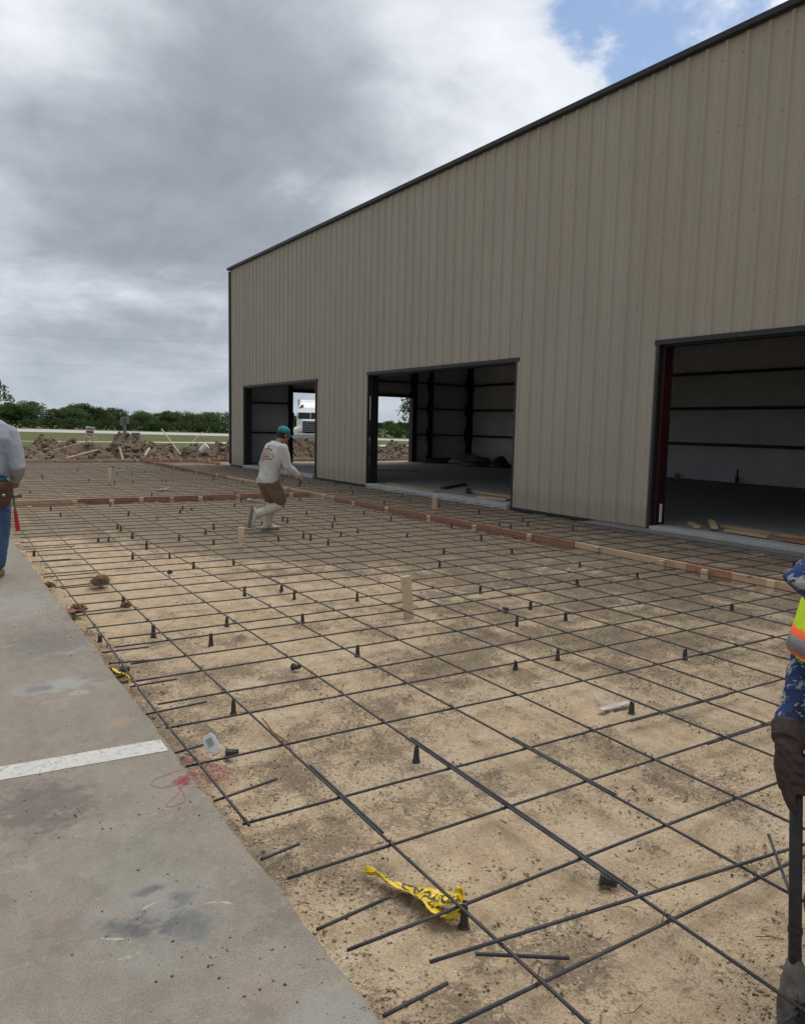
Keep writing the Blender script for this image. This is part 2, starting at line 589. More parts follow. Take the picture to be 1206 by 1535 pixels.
def rebar_material():
    m = bpy.data.materials.new('mill_scale_rebar')
    m.use_nodes = True
    t = NT(m.node_tree)
    bsdf = t.n['Principled BSDF']
    pos = t.node('ShaderNodeNewGeometry').outputs['Position']
    n = t.noise(pos, 7.0, 5, 0.65)
    n2 = t.noise(pos, 60.0, 3, 0.6)
    c = t.ramp(n, [(0.3, (0.032, 0.035, 0.041)), (0.55, (0.060, 0.064, 0.072)), (0.72, (0.085, 0.080, 0.078))])
    c = t.mix(t.math('MULTIPLY', t.smooth(t.math('ADD', n, t.math('MULTIPLY', n2, 0.35)), 0.76, 0.90), 0.6), c, (0.13, 0.075, 0.042))
    t.link(c, bsdf.inputs['Base Color'])
    bsdf.inputs['Roughness'].default_value = 0.55
    bsdf.inputs['Metallic'].default_value = 0.35
    bp = t.node('ShaderNodeBump')
    bp.inputs['Strength'].default_value = 0.8
    bp.inputs['Distance'].default_value = 0.0025
    wv = t.node('ShaderNodeTexWave', wave_type='BANDS', bands_direction='X')
    t.link(t.mapping(pos, rot=(0, 0, math.radians(45)), scale=(1, 1, 1)), wv.inputs['Vector'])
    wv.inputs['Scale'].default_value = 50.0
    t.link(wv.outputs['Fac'], bp.inputs['Height'])
    t.link(bp.outputs[0], bsdf.inputs['Normal'])
    return m


def wood_material(name, c0, c1, knots=True):
    m = bpy.data.materials.new(name)
    m.use_nodes = True
    t = NT(m.node_tree)
    bsdf = t.n['Principled BSDF']
    tc = t.node('ShaderNodeTexCoord')
    oi = t.node('ShaderNodeObjectInfo')
    vec = t.vmath('ADD', tc.outputs['Object'], t.vmath('SCALE', (13.0, 7.0, 3.0)))
    off = t.node('ShaderNodeCombineXYZ')
    t.link(t.math('MULTIPLY', oi.outputs['Random'], 40.0), off.inputs[0])
    t.link(t.math('MULTIPLY', oi.outputs['Random'], 17.0), off.inputs[1])
    vec = t.vmath('ADD', tc.outputs['Object'], off.outputs[0])
    g = t.noise(t.mapping(vec, scale=(1.2, 30, 30)), 2.2, 5, 0.6, 0.6)
    n = t.noise(vec, 3.0, 4, 0.6)
    c = t.ramp(g, [(0.3, c1), (0.62, c0)])
    c = t.mix(t.math('MULTIPLY', t.smooth(n, 0.55, 0.75), 0.5), c, tuple(q * 0.5 for q in c1))
    br = t.math('ADD', t.math('MULTIPLY', oi.outputs['Random'], 0.35), 0.82)
    hs = t.node('ShaderNodeHueSaturation')
    t.link(c, hs.inputs['Color'])
    t.link(br, hs.inputs['Value'])
    c = hs.outputs[0]
    if knots:
        k = t.noise(t.mapping(vec, scale=(4.0, 10, 10)), 1.0, 1, 0.4)
        c = t.mix(t.math('MULTIPLY', t.smooth(k, 0.72, 0.76), 0.8), c, (0.12, 0.055, 0.03))
    # mud splashes
    md = t.smooth(t.noise(vec, 11.0, 5, 0.7), 0.60, 0.68)
    c = t.mix(t.math('MULTIPLY', md, 0.55), c, (0.12, 0.092, 0.065))
    t.link(c, bsdf.inputs['Base Color'])
    bsdf.inputs['Roughness'].default_value = 0.85
    bsdf.inputs['Specular IOR Level'].default_value = 0.2
    return m


def leaf_material(name, c0, c1):
    m = bpy.data.materials.new(name)
    m.use_nodes = True
    t = NT(m.node_tree)
    bsdf = t.n['Principled BSDF']
    tc = t.node('ShaderNodeTexCoord')
    oi = t.node('ShaderNodeObjectInfo')
    n = t.noise(tc.outputs['Object'], 0.9, 4, 0.65)
    c = t.ramp(n, [(0.3, c1), (0.65, c0)])
    hs = t.node('ShaderNodeHueSaturation')
    t.link(c, hs.inputs['Color'])
    t.link(t.math('ADD', t.math('MULTIPLY', oi.outputs['Random'], 0.05), 0.475), hs.inputs['Hue'])
    t.link(t.math('ADD', t.math('MULTIPLY', oi.outputs['Random'], 0.6), 0.7), hs.inputs['Value'])
    t.link(hs.outputs[0], bsdf.inputs['Base Color'])
    bsdf.inputs['Roughness'].default_value = 0.7
    bsdf.inputs['Specular IOR Level'].default_value = 0.1
    tr = t.node('ShaderNodeBsdfTranslucent')
    t.link(t.mix(1.0, hs.outputs[0], (1.1, 1.25, 0.7), 'MULTIPLY'), tr.inputs[0])
    mx = t.node('ShaderNodeMixShader')
    mx.inputs[0].default_value = 0.42
    t.link(bsdf.outputs[0], mx.inputs[1])
    t.link(tr.outputs[0], mx.inputs[2])
    t.link(mx.outputs[0], t.n['Material Output'].inputs[0])
    return m


M = {}
M['ground'] = ground_material()
M['slab'] = concrete_material('old_concrete', (0.232, 0.208, 0.176))
M['floor'] = concrete_material('new_concrete_floor', (0.25, 0.25, 0.245), stains=False)
M['sill'] = concrete_material('pale_concrete_sill', (0.40, 0.40, 0.39), stains=False)
M['apron'] = concrete_material('muddy_concrete', (0.20, 0.185, 0.165), stains=False)
M['road'] = material('pale_road_concrete', (0.40, 0.395, 0.38), (0.34, 0.335, 0.32), 0.9, 0.4)
M['drive'] = material('gravel_drive', (0.46, 0.43, 0.38), (0.36, 0.34, 0.30), 0.95, 0.8)
M['line'] = paint_line_material()
M['siding'] = siding_material()
M['black_trim'] = material('black_steel_trim', (0.022, 0.024, 0.028), (0.014, 0.015, 0.018), 0.5, 3.0, spec=0.4)
M['girt'] = material('dark_primer_steel', (0.020, 0.019, 0.020), (0.012, 0.012, 0.012), 0.6, 3.0)
M['red_iron'] = material('red_oxide_primer', (0.046, 0.009, 0.009), (0.028, 0.007, 0.007), 0.55, 6.0)
M['insul'] = material('white_vinyl_insulation', (0.58, 0.58, 0.59), (0.48, 0.48, 0.49), 0.55, 1.2, bump=0.3, bscale=3.0, bdist=0.05)
M['screw'] = material('screw_heads', (0.10, 0.09, 0.08), rough=0.5)
M['rebar'] = rebar_material()
M['wire'] = material('tie_wire', (0.035, 0.033, 0.032), (0.06, 0.04, 0.03), 0.6, 30.0, metal=0.4)
M['chair'] = material('black_plastic', (0.030, 0.030, 0.032), (0.075, 0.068, 0.060), 0.55, 20.0)
M['pine'] = wood_material('raw_pine', (0.52, 0.375, 0.235), (0.40, 0.275, 0.165))
M['redwood'] = wood_material('red_stained_board', (0.40, 0.205, 0.125), (0.28, 0.130, 0.078))
M['stakewood'] = wood_material('pale_stake_wood', (0.62, 0.49, 0.33), (0.50, 0.38, 0.24), knots=False)
M['oldwood'] = wood_material('dirty_lumber', (0.42, 0.30, 0.185), (0.27, 0.185, 0.11))
M['pebble'] = material('pebbles', (0.50, 0.41, 0.29), (0.30, 0.23, 0.15), 0.9, 30.0, speck=(18.0, 0.60, (0.16, 0.125, 0.09)), coords='Object')
M['lump'] = material('dirt_lumps', (0.46, 0.375, 0.265), (0.22, 0.172, 0.122), 0.95, 7.0)
M['crumb'] = material('topsoil_crumbs', (0.14, 0.107, 0.078), (0.065, 0.050, 0.038), 0.95, 25.0)
M['clay'] = material('spoil_clay', (0.24, 0.178, 0.118), (0.085, 0.062, 0.043), 0.95, 1.4, detail=7, bump=1.0, bscale=7.0, bdist=0.15)
M['clod'] = material('spoil_clods', (0.27, 0.205, 0.140), (0.095, 0.072, 0.050), 0.95, 1.1, detail=6, bump=0.8, bscale=14.0, bdist=0.06)
M['clod_dark'] = material('dark_spoil_clods', (0.10, 0.082, 0.066), (0.040, 0.033, 0.028), 0.95, 1.5, detail=6, bump=0.8, bscale=14.0, bdist=0.06)
M['straw'] = material('dry_roots', (0.25, 0.135, 0.075), (0.13, 0.07, 0.04), 0.9, 20.0)
M['twig'] = material('twigs', (0.11, 0.070, 0.045), (0.06, 0.04, 0.03), 0.9, 20.0)
M['yellow'] = material('yellow_plastic_tape', (0.72, 0.50, 0.008), (0.58, 0.38, 0.008), 0.32, 9.0, spec=0.55)
M['tape_ink'] = material('tape_lettering', (0.055, 0.060, 0.012), rough=0.4)
M['pink'] = material('pink_string', (0.50, 0.13, 0.17), (0.40, 0.09, 0.12), 0.8, 30.0)
M['white_plastic'] = material('white_plastic', (0.72, 0.73, 0.73), (0.60, 0.61, 0.62), 0.45, 6.0)
M['teal_plastic'] = material('grey_green_plastic', (0.27, 0.36, 0.36), rough=0.45)
M['film'] = material('torn_white_film', (0.52, 0.49, 0.45), (0.36, 0.33, 0.29), 0.5, 9.0)
M['leaf_far'] = leaf_material('far_leaves', (0.098, 0.132, 0.064), (0.072, 0.100, 0.052))
M['leaf_brush'] = leaf_material('brush_leaves', (0.050, 0.072, 0.030), (0.034, 0.050, 0.022))
M['leaf_near'] = leaf_material('near_leaves', (0.068, 0.120, 0.034), (0.030, 0.060, 0.018))
M['bark'] = material('bark', (0.085, 0.065, 0.048), (0.045, 0.035, 0.027), 0.9, 6.0)
M['skin'] = material('skin', (0.34, 0.185, 0.115), (0.28, 0.145, 0.09), 0.55, 14.0)
M['hair'] = material('black_hair', (0.012, 0.010, 0.009), rough=0.6)
M['shirt_white'] = material('dusty_white_cotton', (0.50, 0.485, 0.45), (0.40, 0.385, 0.35), 0.9, 7.0, bump=0.5, bscale=9.0, bdist=0.02)
M['shirt_grey'] = material('grey_sweatshirt', (0.285, 0.30, 0.335), (0.235, 0.248, 0.28), 0.9, 6.0, bump=0.4, bscale=9.0, bdist=0.02)
M['shorts'] = material('brown_shorts', (0.175, 0.115, 0.070), (0.12, 0.078, 0.047), 0.9, 9.0, bump=0.4, bscale=12.0, bdist=0.015)
M['boot_white'] = material('muddy_white_rubber', (0.62, 0.59, 0.52), (0.42, 0.38, 0.31), 0.55, 10.0)
M['sole'] = material('boot_sole', (0.16, 0.13, 0.10), rough=0.8)
M['cap'] = material('teal_cap', (0.025, 0.235, 0.275), (0.018, 0.17, 0.21), 0.8, 10.0)
M['turq'] = material('turquoise_undershirt', (0.03, 0.30, 0.32), rough=0.85)
M['jeans'] = material('blue_denim', (0.060, 0.115, 0.22), (0.032, 0.060, 0.13), 0.9, 8.0, bump=0.4, bscale=14.0, bdist=0.015)
M['leather'] = material('brown_leather', (0.105, 0.048, 0.026), (0.055, 0.025, 0.015), 0.6, 12.0)
M['work_boot'] = material('tan_work_boot', (0.24, 0.16, 0.10), (0.13, 0.085, 0.055), 0.75, 14.0)
M['steel'] = material('worn_steel', (0.19, 0.18, 0.17), (0.10, 0.09, 0.085), 0.45, 18.0, metal=0.6)
M['red_grip'] = material('red_rubber_grip', (0.42, 0.018, 0.022), (0.30, 0.012, 0.016), 0.5, 12.0)
M['shirt_ink'] = material('red_shirt_print', (0.38, 0.13, 0.13), rough=0.9)
M['shirt_ink_dark'] = material('dark_shirt_print', (0.14, 0.13, 0.15), rough=0.9)
M['glove'] = material('worn_brown_gloves', (0.058, 0.033, 0.024), (0.022, 0.014, 0.011), 0.6, 26.0, bump=0.5, bscale=40.0, bdist=0.006)
M['hivis'] = material('hi_vis_yellow_mesh', (0.60, 0.86, 0.012), (0.50, 0.74, 0.012), 0.75, 20.0, bump=0.5, bscale=160.0, bdist=0.003)
M['orange'] = material('orange_band', (0.92, 0.13, 0.02), (0.80, 0.10, 0.02), 0.7, 20.0)
M['reflect'] = material('grey_reflective_band', (0.20, 0.19, 0.20), (0.15, 0.14, 0.15), 0.4, 20.0)
M['pole'] = material('oily_black_pole', (0.010, 0.010, 0.010), (0.030, 0.026, 0.023), 0.45, 22.0, metal=0.0, spec=0.35)
M['mud_steel'] = material('mud_caked_steel', (0.17, 0.150, 0.128), (0.075, 0.066, 0.057), 0.8, 22.0, bump=0.6, bscale=60.0, bdist=0.008)
M['grip_wood'] = material('worn_handle', (0.30, 0.15, 0.085), (0.22, 0.11, 0.06), 0.6, 10.0)
M['truck_white'] = material('truck_white_paint', (0.78, 0.79, 0.80), (0.70, 0.71, 0.72), 0.3, 2.0, spec=0.5)
M['chrome'] = material('chrome', (0.42, 0.43, 0.44), (0.30, 0.31, 0.32), 0.25, 3.0, metal=0.7)
M['glass'] = material('dark_glass', (0.030, 0.045, 0.050), (0.02, 0.03, 0.035), 0.5, 2.0, spec=0.15)
M['tyre'] = material('tyre_rubber', (0.018, 0.018, 0.018), (0.03, 0.028, 0.026), 0.85, 8.0)
M['lamp'] = material('headlamp', (0.75, 0.75, 0.70), rough=0.2)
M['sign_red'] = material('sign_red', (0.34, 0.055, 0.06), rough=0.6)
M['util'] = material('weathered_utility_grey', (0.20, 0.20, 0.19), (0.13, 0.13, 0.125), 0.8, 4.0)
M['bag'] = material('dark_tarp', (0.022, 0.022, 0.024), (0.04, 0.04, 0.04), 0.6, 6.0)
M['sheet'] = material('grey_poly_sheet', (0.16, 0.16, 0.165), (0.10, 0.10, 0.105), 0.5, 4.0)


def camo_material():
    m = bpy.data.materials.new('blue_digital_camouflage')
    m.use_nodes = True
    t = NT(m.node_tree)
    bsdf = t.n['Principled BSDF']
    pos = t.node('ShaderNodeNewGeometry').outputs['Position']
    sn = t.vmath('SNAP', pos, (0.0030, 0.0030, 0.0030))
    a_ = t.noise(sn, 19.0, 5, 0.78)
    b_ = t.noise(t.mapping(sn, loc=(5, 3, 1)), 10.0, 4, 0.7)
    c = t.mix(t.smooth(a_, 0.53, 0.545), (0.020, 0.042, 0.125), (0.30, 0.30, 0.30))
    c = t.mix(t.smooth(b_, 0.575, 0.59), c, (0.022, 0.026, 0.045))
    t.link(c, bsdf.inputs['Base Color'])
    bsdf.inputs['Roughness'].default_value = 0.85
    bsdf.inputs['Specular IOR Level'].default_value = 0.2
    return m


M['camo'] = camo_material()

# ------------------------------------------------------------------ ground
WALL_X, END_Y, BACK_X, NEAR_Y = 10.1, 28.2, 21.46, -7.0
SLAB_X, SLAB_Z = 0.95, 0.10


def axis(*segs):
    out = []
    for s0, s1, st in segs:
        out.append(np.arange(s0, s1 - 1e-9, st))
    return np.concatenate(out + [np.array([segs[-1][1]])])


def dirt_height(x, y):
    x = np.asarray(x, float)
    y = np.asarray(y, float)
    z = 0.028 * fbm(x * 0.8, y * 0.8, 3, 0.5, 1) + 0.020 * fbm(x * 4.0, y * 4.0, 3, 0.55, 5)
    lump = np.clip(fbm(x * 9.0, y * 9.0, 4, 0.62, 9) - 0.10, 0, 1)
    z = z + 0.065 * lump * (0.4 + 1.2 * np.clip(fbm(x * 1.3, y * 1.3, 2, 0.5, 13) + 0.3, 0, 1))
    z = z + 0.012 * fbm(x * 18, y * 18, 3, 0.6, 17)
    # loose spoil against the slab's edge
    z = z + 0.02 * np.exp(-((x - 1.0) / 0.12) ** 2)
    return z - 0.010


def soil_amount(x, y):
    s = 0.42 * fbm(x * 0.55, y * 0.55, 4, 0.55, 21) + 0.62 * fbm(x * 3.1, y * 3.1, 6, 0.74, 25)
    s = s + 0.30 * sstep(y, 15.0, 20.0) + 0.22 * np.exp(-((x - 0.98) / 0.13) ** 2) + 0.62 * sstep(y, 4.5, 12.0) + 0.34 * sstep(x, 2.8, 6.0)
    for (cx, cy, r, k) in ((4.4, 8.0, 1.3, 0.42), (4.2, 5.2, 1.4, 0.36), (3.6, 4.0, 0.9, 0.28), (4.2, 10.6, 1.7, 0.45), (2.1, 2.7, 0.30, 0.26),
                           (3.2, 13.5, 2.0, 0.22), (5.0, 26.0, 4.5, 0.55), (3.0, 22.0, 2.0, 0.15), (6.8, 14.0, 2.2, 0.30), (8.8, 12.0, 3.0, 0.36), (8.8, 6.0, 1.6, 0.22),
                           (8.8, 20.0, 4.0, 0.42), (1.05, 2.4, 0.22, 0.14), (1.02, 4.9, 0.4, 0.2), (6.9, 5.4, 0.8, 0.22), (2.3, 1.35, 0.5, 0.12), (5.6, 3.2, 1.2, 0.10)):
        s = s + k * np.exp(-(((x - cx) / r) ** 2 + ((y - cy) / r) ** 2))
    for (cx, cy, r, k) in ((1.8, 7.5, 1.7, 0.55), (1.8, 2.3, 0.5, 0.10), (2.6, 2.2, 0.7, 0.18), (3.0, 3.1, 0.35, 0.2), (1.9, 10.5, 1.5, 0.50)):
        s = s - k * np.exp(-(((x - cx) / r) ** 2 + ((y - cy) / r) ** 2))
    return s


def grass_amount(x, y):
    n = fbm(x * 0.12, y * 0.12, 3, 0.5, 31)
    g = sstep(y + 5 * n, 40, 43)
    g = np.maximum(g, sstep(x + 3 * n, 26, 29) * sstep(y, -20, 0))
    g = np.maximum(g, sstep(y, -20, -40))
    g = np.maximum(g, sstep(x, -25, -40))
    return g


xs = axis((-2500, -500, 400), (-500, -100, 100), (-100, -20, 20), (-20, 0.7, 5.0), (0.80, 5.0, 0.03), (5.0, 7.7, 0.045), (7.7, 10.4, 0.09), (10.4, 34, 0.7), (34, 100, 6), (100, 500, 50), (500, 2500, 400))
ys = axis((-2500, -500, 400), (-500, -60, 110), (-60, -2, 8), (-2, 0.8, 0.14), (0.8, 6.2, 0.03), (6.2, 12, 0.06), (12, 32, 0.14), (32, 60, 1.4), (60, 160, 5), (160, 600, 40), (600, 3000, 400))
X, Y = np.meshgrid(xs, ys, indexing='ij')
site = sstep(X, 0.7, 0.9) * (1 - sstep(X, 10.15, 10.5) * (1 - sstep(Y, 28.2, 28.9))) * (1 - sstep(X, 24, 34)) * (1 - sstep(Y, 33, 60)) * sstep(Y, -4, -1.5)
Z = dirt_height(X, Y) * site
under = (X < 0.88) | ((X > 10.2) & (X < BACK_X + 0.1) & (Y < END_Y) & (Y > NEAR_Y))
Z = np.where(under, -0.12, Z)
nx, ny = X.shape
verts = np.stack([X, Y, Z], -1).reshape(-1, 3)
ii, jj = np.meshgrid(np.arange(nx - 1), np.arange(ny - 1), indexing='ij')
k0 = (ii * ny + jj).ravel()
faces = np.stack([k0, k0 + ny, k0 + ny + 1, k0 + 1], -1)
me = bpy.data.meshes.new('ground')
me.vertices.add(len(verts))
me.vertices.foreach_set('co', verts.ravel())
me.loops.add(faces.size)
me.loops.foreach_set('vertex_index', faces.ravel().astype(np.int32))
me.polygons.add(len(faces))
me.polygons.foreach_set('loop_start', np.arange(0, faces.size, 4, dtype=np.int32))
me.polygons.foreach_set('loop_total', np.full(len(faces), 4, dtype=np.int32))
me.update(calc_edges=True)
me.validate()
at = me.attributes.new('soil', 'FLOAT', 'POINT')
at.data.foreach_set('value', soil_amount(X, Y).ravel().astype(np.float32))
at = me.attributes.new('grass', 'FLOAT', 'POINT')
at.data.foreach_set('value', grass_amount(X, Y).ravel().astype(np.float32))
ground = link_mesh('ground', me, M['ground'], smooth=True)
tag(ground, 'tan dirt building site running out to green grass', kind='structure')


def sheet(name, poly, z, mat_, label):
    mb = MB()
    mb.add([(x, y, z) for x, y in poly], [tuple(range(len(poly)))])
    o = mb.build(name, mat_)
    return tag(o, label, kind='structure')


def strip_sheet(name, a_, b_, z, mat_, label):
    mb = MB()
    n = len(a_)
    mb.add([(x, y, z) for x, y in a_] + [(x, y, z) for x, y in b_], [(i, i + 1, n + i + 1, n + i) for i in range(n - 1)])
    return tag(mb.build(name, mat_), label, kind='structure')


strip_sheet('road', [(-260, 175), (-60, 132), (11.3, 103.5), (31.8, 90.3), (45.3, 74.5), (75, 36), (150, -70)],
            [(-260, 215), (-60, 165), (15.0, 134), (38.5, 109), (52.2, 84.6), (84, 42), (162, -66)], 0.02, M['road'], 'pale concrete highway crossing behind the site')
strip_sheet('driveway', [(-60, 61.5), (7, 60.2), (19, 58.5), (30, 49.5), (38, 42), (60, 20)], [(-60, 62.6), (7, 61.4), (21.6, 62.2), (35.5, 57.5), (44, 48), (68, 24)], 0.012, M['drive'], 'pale gravel drive in the grass beyond the spoil heaps')


def concrete_slab():
    yy = np.concatenate([np.arange(-6, 1.0, 0.25), np.arange(1.0, 12.0, 0.04), np.arange(12, 46, 0.4)])
    ex = SLAB_X + 0.014 * fbm(yy * 3.0, yy * 0, 4, 0.6, 41) + 0.012 * np.clip(fbm(yy * 11.0, yy * 0 + 3, 3, 0.6, 44) - 0.15, -1, 0)
    mb = MB()
    n = len(yy)
    rows = [(-40.0, SLAB_Z), (-1.0, SLAB_Z), (0.5, SLAB_Z), ('e', -0.012, 0.0), ('e', 0.0, -0.010), ('e', 0.008, -0.03), ('e', 0.0, -0.25)]
    vs = []
    for r in rows:
        for q in range(n):
            if r[0] == 'e':
                vs.append((ex[q] + r[1], yy[q], SLAB_Z + r[2]))
            else:
                vs.append((r[0], yy[q], r[1]))
    fs = []
    for i in range(len(rows) - 1):
        for q in range(n - 1):
            fs.append((i * n + q, (i + 1) * n + q, (i + 1) * n + q + 1, i * n + q + 1))
    mb.add(vs, fs)
    o = mb.build('pavement', M['slab'])
    return tag(o, 'old stained concrete paving with a ragged edge', kind='structure')


pav = concrete_slab()
mb = MB()
N = 60
lx = np.linspace(-4.0, 0.926, N)
yc = 3.51 + (0.935 - lx) * 0.075 * 0.9
for i in range(N):
    j0, j1 = 0.005 * fbm(lx[i] * 6, 0.3, 3, 0.6, 51), 0.005 * fbm(lx[i] * 6, 0.9, 3, 0.6, 53)
    mb.v.append((lx[i], yc[i] - 0.072 + float(j0), SLAB_Z + 0.002))
    mb.v.append((lx[i], yc[i] + 0.072 + float(j1), SLAB_Z + 0.002))
for i in range(N - 1):
    mb.f.append((2 * i, 2 * i + 2, 2 * i + 3, 2 * i + 1))
tag(mb.build('painted_line', M['line'], pav), 'worn white painted stripe')

# ------------------------------------------------------------------ building
bld = empty('metal_building', (WALL_X, 10.0, 0), 'long tan ribbed steel building with black trim and three open doorways', 'building')
BO = Vector((WALL_X, 10.0, 0))


def bpart(mb, name, mat_, parent=None, smooth=False):
    """part of the building given in world coordinates"""
    off = BO if parent is None else Vector((0, 0, 0))
    mb.v = [tuple(Vector(q) - off) for q in mb.v]
    return mb.build(name, mat_, bld if parent is None else parent, smooth=smooth)


RIB = 0.3302
PROFILE = [(0.0, 0.0), (0.018, 0.0), (0.044, 0.038), (0.078, 0.038), (0.104, 0.0), (0.165, 0.0), (0.174, 0.006), (0.196, 0.006), (0.205, 0.0), (0.245, 0.0), (0.254, 0.006), (0.276, 0.006), (0.285, 0.0)]


def profile_pts(y0, y1):
    pts = []
    k = math.floor((y0 - 0.02) / RIB) - 1
    while k * RIB < y1 + RIB:
        for a_, h in PROFILE:
            pts.append((k * RIB + a_ + 0.10, h))
        k += 1
    ysn = [p[0] for p in pts]
    hs = [p[1] for p in pts]
    inner = [(a_, h) for a_, h in pts if y0 < a_ < y1]
    return [(y0, float(np.interp(y0, ysn, hs)))] + inner + [(y1, float(np.interp(y1, ysn, hs)))]


def ribbed_piece(axis_, fixed, out, t0, t1, z0, z1, name='wall_panel'):
    pts = profile_pts(t0, t1)
    mb = MB()
    th = 0.004
    n = len(pts)
    for zz_ in (z0, z1):
        for a_, h in pts:
            q = fixed + out * h
            mb.v.append((q, a_, zz_) if axis_ == 'y' else (a_, q, zz_))
    for i in range(n - 1):
        mb.f.append((i, i + 1, n + i + 1, n + i))
    # inner face
    k = len(mb.v)
    for zz_ in (z0, z1):
        for a_ in (t0, t1):
            q = fixed - out * th
            mb.v.append((q, a_, zz_) if axis_ == 'y' else (a_, q, zz_))
    mb.f.append((k, k + 2, k + 3, k + 1))
    return bpart(mb, name, M['siding'])


EAVE = 7.28
DOORS = [(20.80, 26.73, 2.92), (11.77, 17.66, 2.97), (2.42, 8.32, 3.03)]
edges = set([NEAR_Y, END_Y - 0.02])
PW = 3 * RIB
k = math.ceil(NEAR_Y / PW)
while k * PW < END_Y - 0.05:
    edges.add(round(k * PW + 0.09, 4))
    k += 1
for d0, d1, dz in DOORS:
    edges = set(e_ for e_ in edges if abs(e_ - d0) > 0.12 and abs(e_ - d1) > 0.12)
    edges.add(d0)
    edges.add(d1)
edges = sorted(edges)
for y0, y1 in zip(edges[:-1], edges[1:]):
    z0 = 0.045
    for d0, d1, dz in DOORS:
        if y0 >= d0 - 1e-4 and y1 <= d1 + 1e-4:
            z0 = dz
    # every second lap sits a hair proud
    ribbed_piece('y', WALL_X - 0.002 * (edges.index(y0) % 2), -1, y0, y1 + (0.02 if y1 not in [q for d_ in DOORS for q in d_[:2]] else 0), z0, EAVE)

# end walls and back wall (outside faces)
OP0, OP1, OPZ = 12.55, 18.15, 2.88
xe = [WALL_X + 0.03] + [WALL_X + 0.03 + PW * i for i in range(1, 12)] + [BACK_X]
xe = sorted(set([q for q in xe if abs(q - OP0) > 0.2 and abs(q - OP1) > 0.2] + [OP0, OP1]))
for x0, x1 in zip(xe[:-1], xe[1:]):
    z0 = OPZ if (x0 >= OP0 - 1e-4 and x1 <= OP1 + 1e-4) else 0.045
    top = lambda x: EAVE + 0.9 * (1 - abs(x - (WALL_X + BACK_X) / 2) / ((BACK_X - WALL_X) / 2))
    ribbed_piece('x', END_Y, 1, x0, x1, z0, min(top(x0), top(x1)))
    ribbed_piece('x', NEAR_Y, -1, x0, x1, 0.045, min(top(x0), top(x1)))
for i in range(34):
    y0 = NEAR_Y + i * (END_Y - NEAR_Y) / 34
    ribbed_piece('y', BACK_X + 0.02, 1, y0, y0 + (END_Y - NEAR_Y) / 34, 0.045, EAVE)

# roof: two slopes
XM = (WALL_X + BACK_X) / 2
for sgn, xa in ((1, WALL_X), (-1, BACK_X)):
    mb = MB()
    x0 = xa - sgn * 0.06
    vs = [(x0, NEAR_Y - 0.08, EAVE + 0.02), (x0, END_Y + 0.08, EAVE + 0.02), (XM, END_Y + 0.08, EAVE + 0.92), (XM, NEAR_Y - 0.08, EAVE + 0.92)]
    mb.add(vs + [(a_, b_, c_ + 0.03) for a_, b_, c_ in vs], [(0, 1, 2, 3), (7, 6, 5, 4), (0, 4, 5, 1), (1, 5, 6, 2), (2, 6, 7, 3), (3, 7, 4, 0)])
    bpart(mb, 'roof_panel', M['insul'])
# trims
mb = MB()
mb.add([(WALL_X - 0.115, NEAR_Y - 0.1, EAVE + 0.065), (WALL_X - 0.115, END_Y + 0.09, EAVE + 0.065), (WALL_X - 0.115, END_Y + 0.09, EAVE - 0.015), (WALL_X - 0.115, NEAR_Y - 0.1, EAVE - 0.015),
        (WALL_X - 0.040, NEAR_Y - 0.1, EAVE - 0.035), (WALL_X - 0.040, END_Y + 0.09, EAVE - 0.035), (WALL_X + 0.02, NEAR_Y - 0.1, EAVE + 0.085), (WALL_X + 0.02, END_Y + 0.09, EAVE + 0.085)],
       [(0, 1, 2, 3), (3, 2, 5, 4), (0, 6, 7, 1), (1, 7, 5, 2), (0, 3, 4, 6)])
bpart(mb, 'eave_trim', M['black_trim'])
mb = MB()
mb.box((WALL_X - 0.02, END_Y + 0.01, EAVE / 2 + 0.0), (0.075, 0.13, EAVE - 0.14))
bpart(mb, 'corner_trim', M['black_trim'])
gap = [(NEAR_Y, DOORS[2][0])] + [(DOORS[2][1], DOORS[1][0]), (DOORS[1][1], DOORS[0][0]), (DOORS[0][1], END_Y - 0.06)]
for a_, b_ in gap:
    mb = MB()
    mb.box((WALL_X - 0.015, (a_ + b_) / 2, 0.030), (0.05, b_ - a_, 0.05))
    bpart(mb, 'base_trim', M['black_trim'])
# door frames
for i, (d0, d1, dz) in enumerate(DOORS):
    fr = MB()
    fr.box((WALL_X - 0.012, (d0 + d1) / 2, dz + 0.015), (0.072, d1 - d0 + 0.16, 0.075))
    header = bpart(fr, 'door_header', M['black_trim'])
    mb = MB()
    mb.box((WALL_X + 0.14, (d0 + d1) / 2, dz - 0.035), (0.20, d1 - d0, 0.025))
    bpart(mb, 'header_channel', M['black_trim'])
    for s_, yy_ in ((1, d1), (-1, d0)):
        mb = MB()
        mb.box((WALL_X - 0.012, yy_ + s_ * 0.012, dz / 2 + 0.01), (0.070, 0.055, dz - 0.06))
        bpart(mb, 'jamb_trim', M['black_trim'])
        mb = MB()
        # C-channel jamb behind the trim: web and two flanges
        mb.box((WALL_X + 0.145, yy_ + s_ * 0.006, dz / 2 + 0.04), (0.20, 0.012, dz - 0.14))
        mb.box((WALL_X + 0.050, yy_ - s_ * 0.035, dz / 2 + 0.04), (0.010, 0.07, dz - 0.14))
        mb.box((WALL_X + 0.240, yy_ - s_ * 0.035, dz / 2 + 0.04), (0.010, 0.07, dz - 0.14))
        jm = bpart(mb, 'jamb_channel', M['red_iron'] if i == 2 else M['girt'])
        if i == 2:
            jm['label'] = 'red oxide primed steel jamb'
mb = MB()
mb.box((WALL_X + 0.15, 8.25, 0.30), (0.06, 0.008, 0.30))
bpart(mb, 'tag_strip', M['white_plastic'])
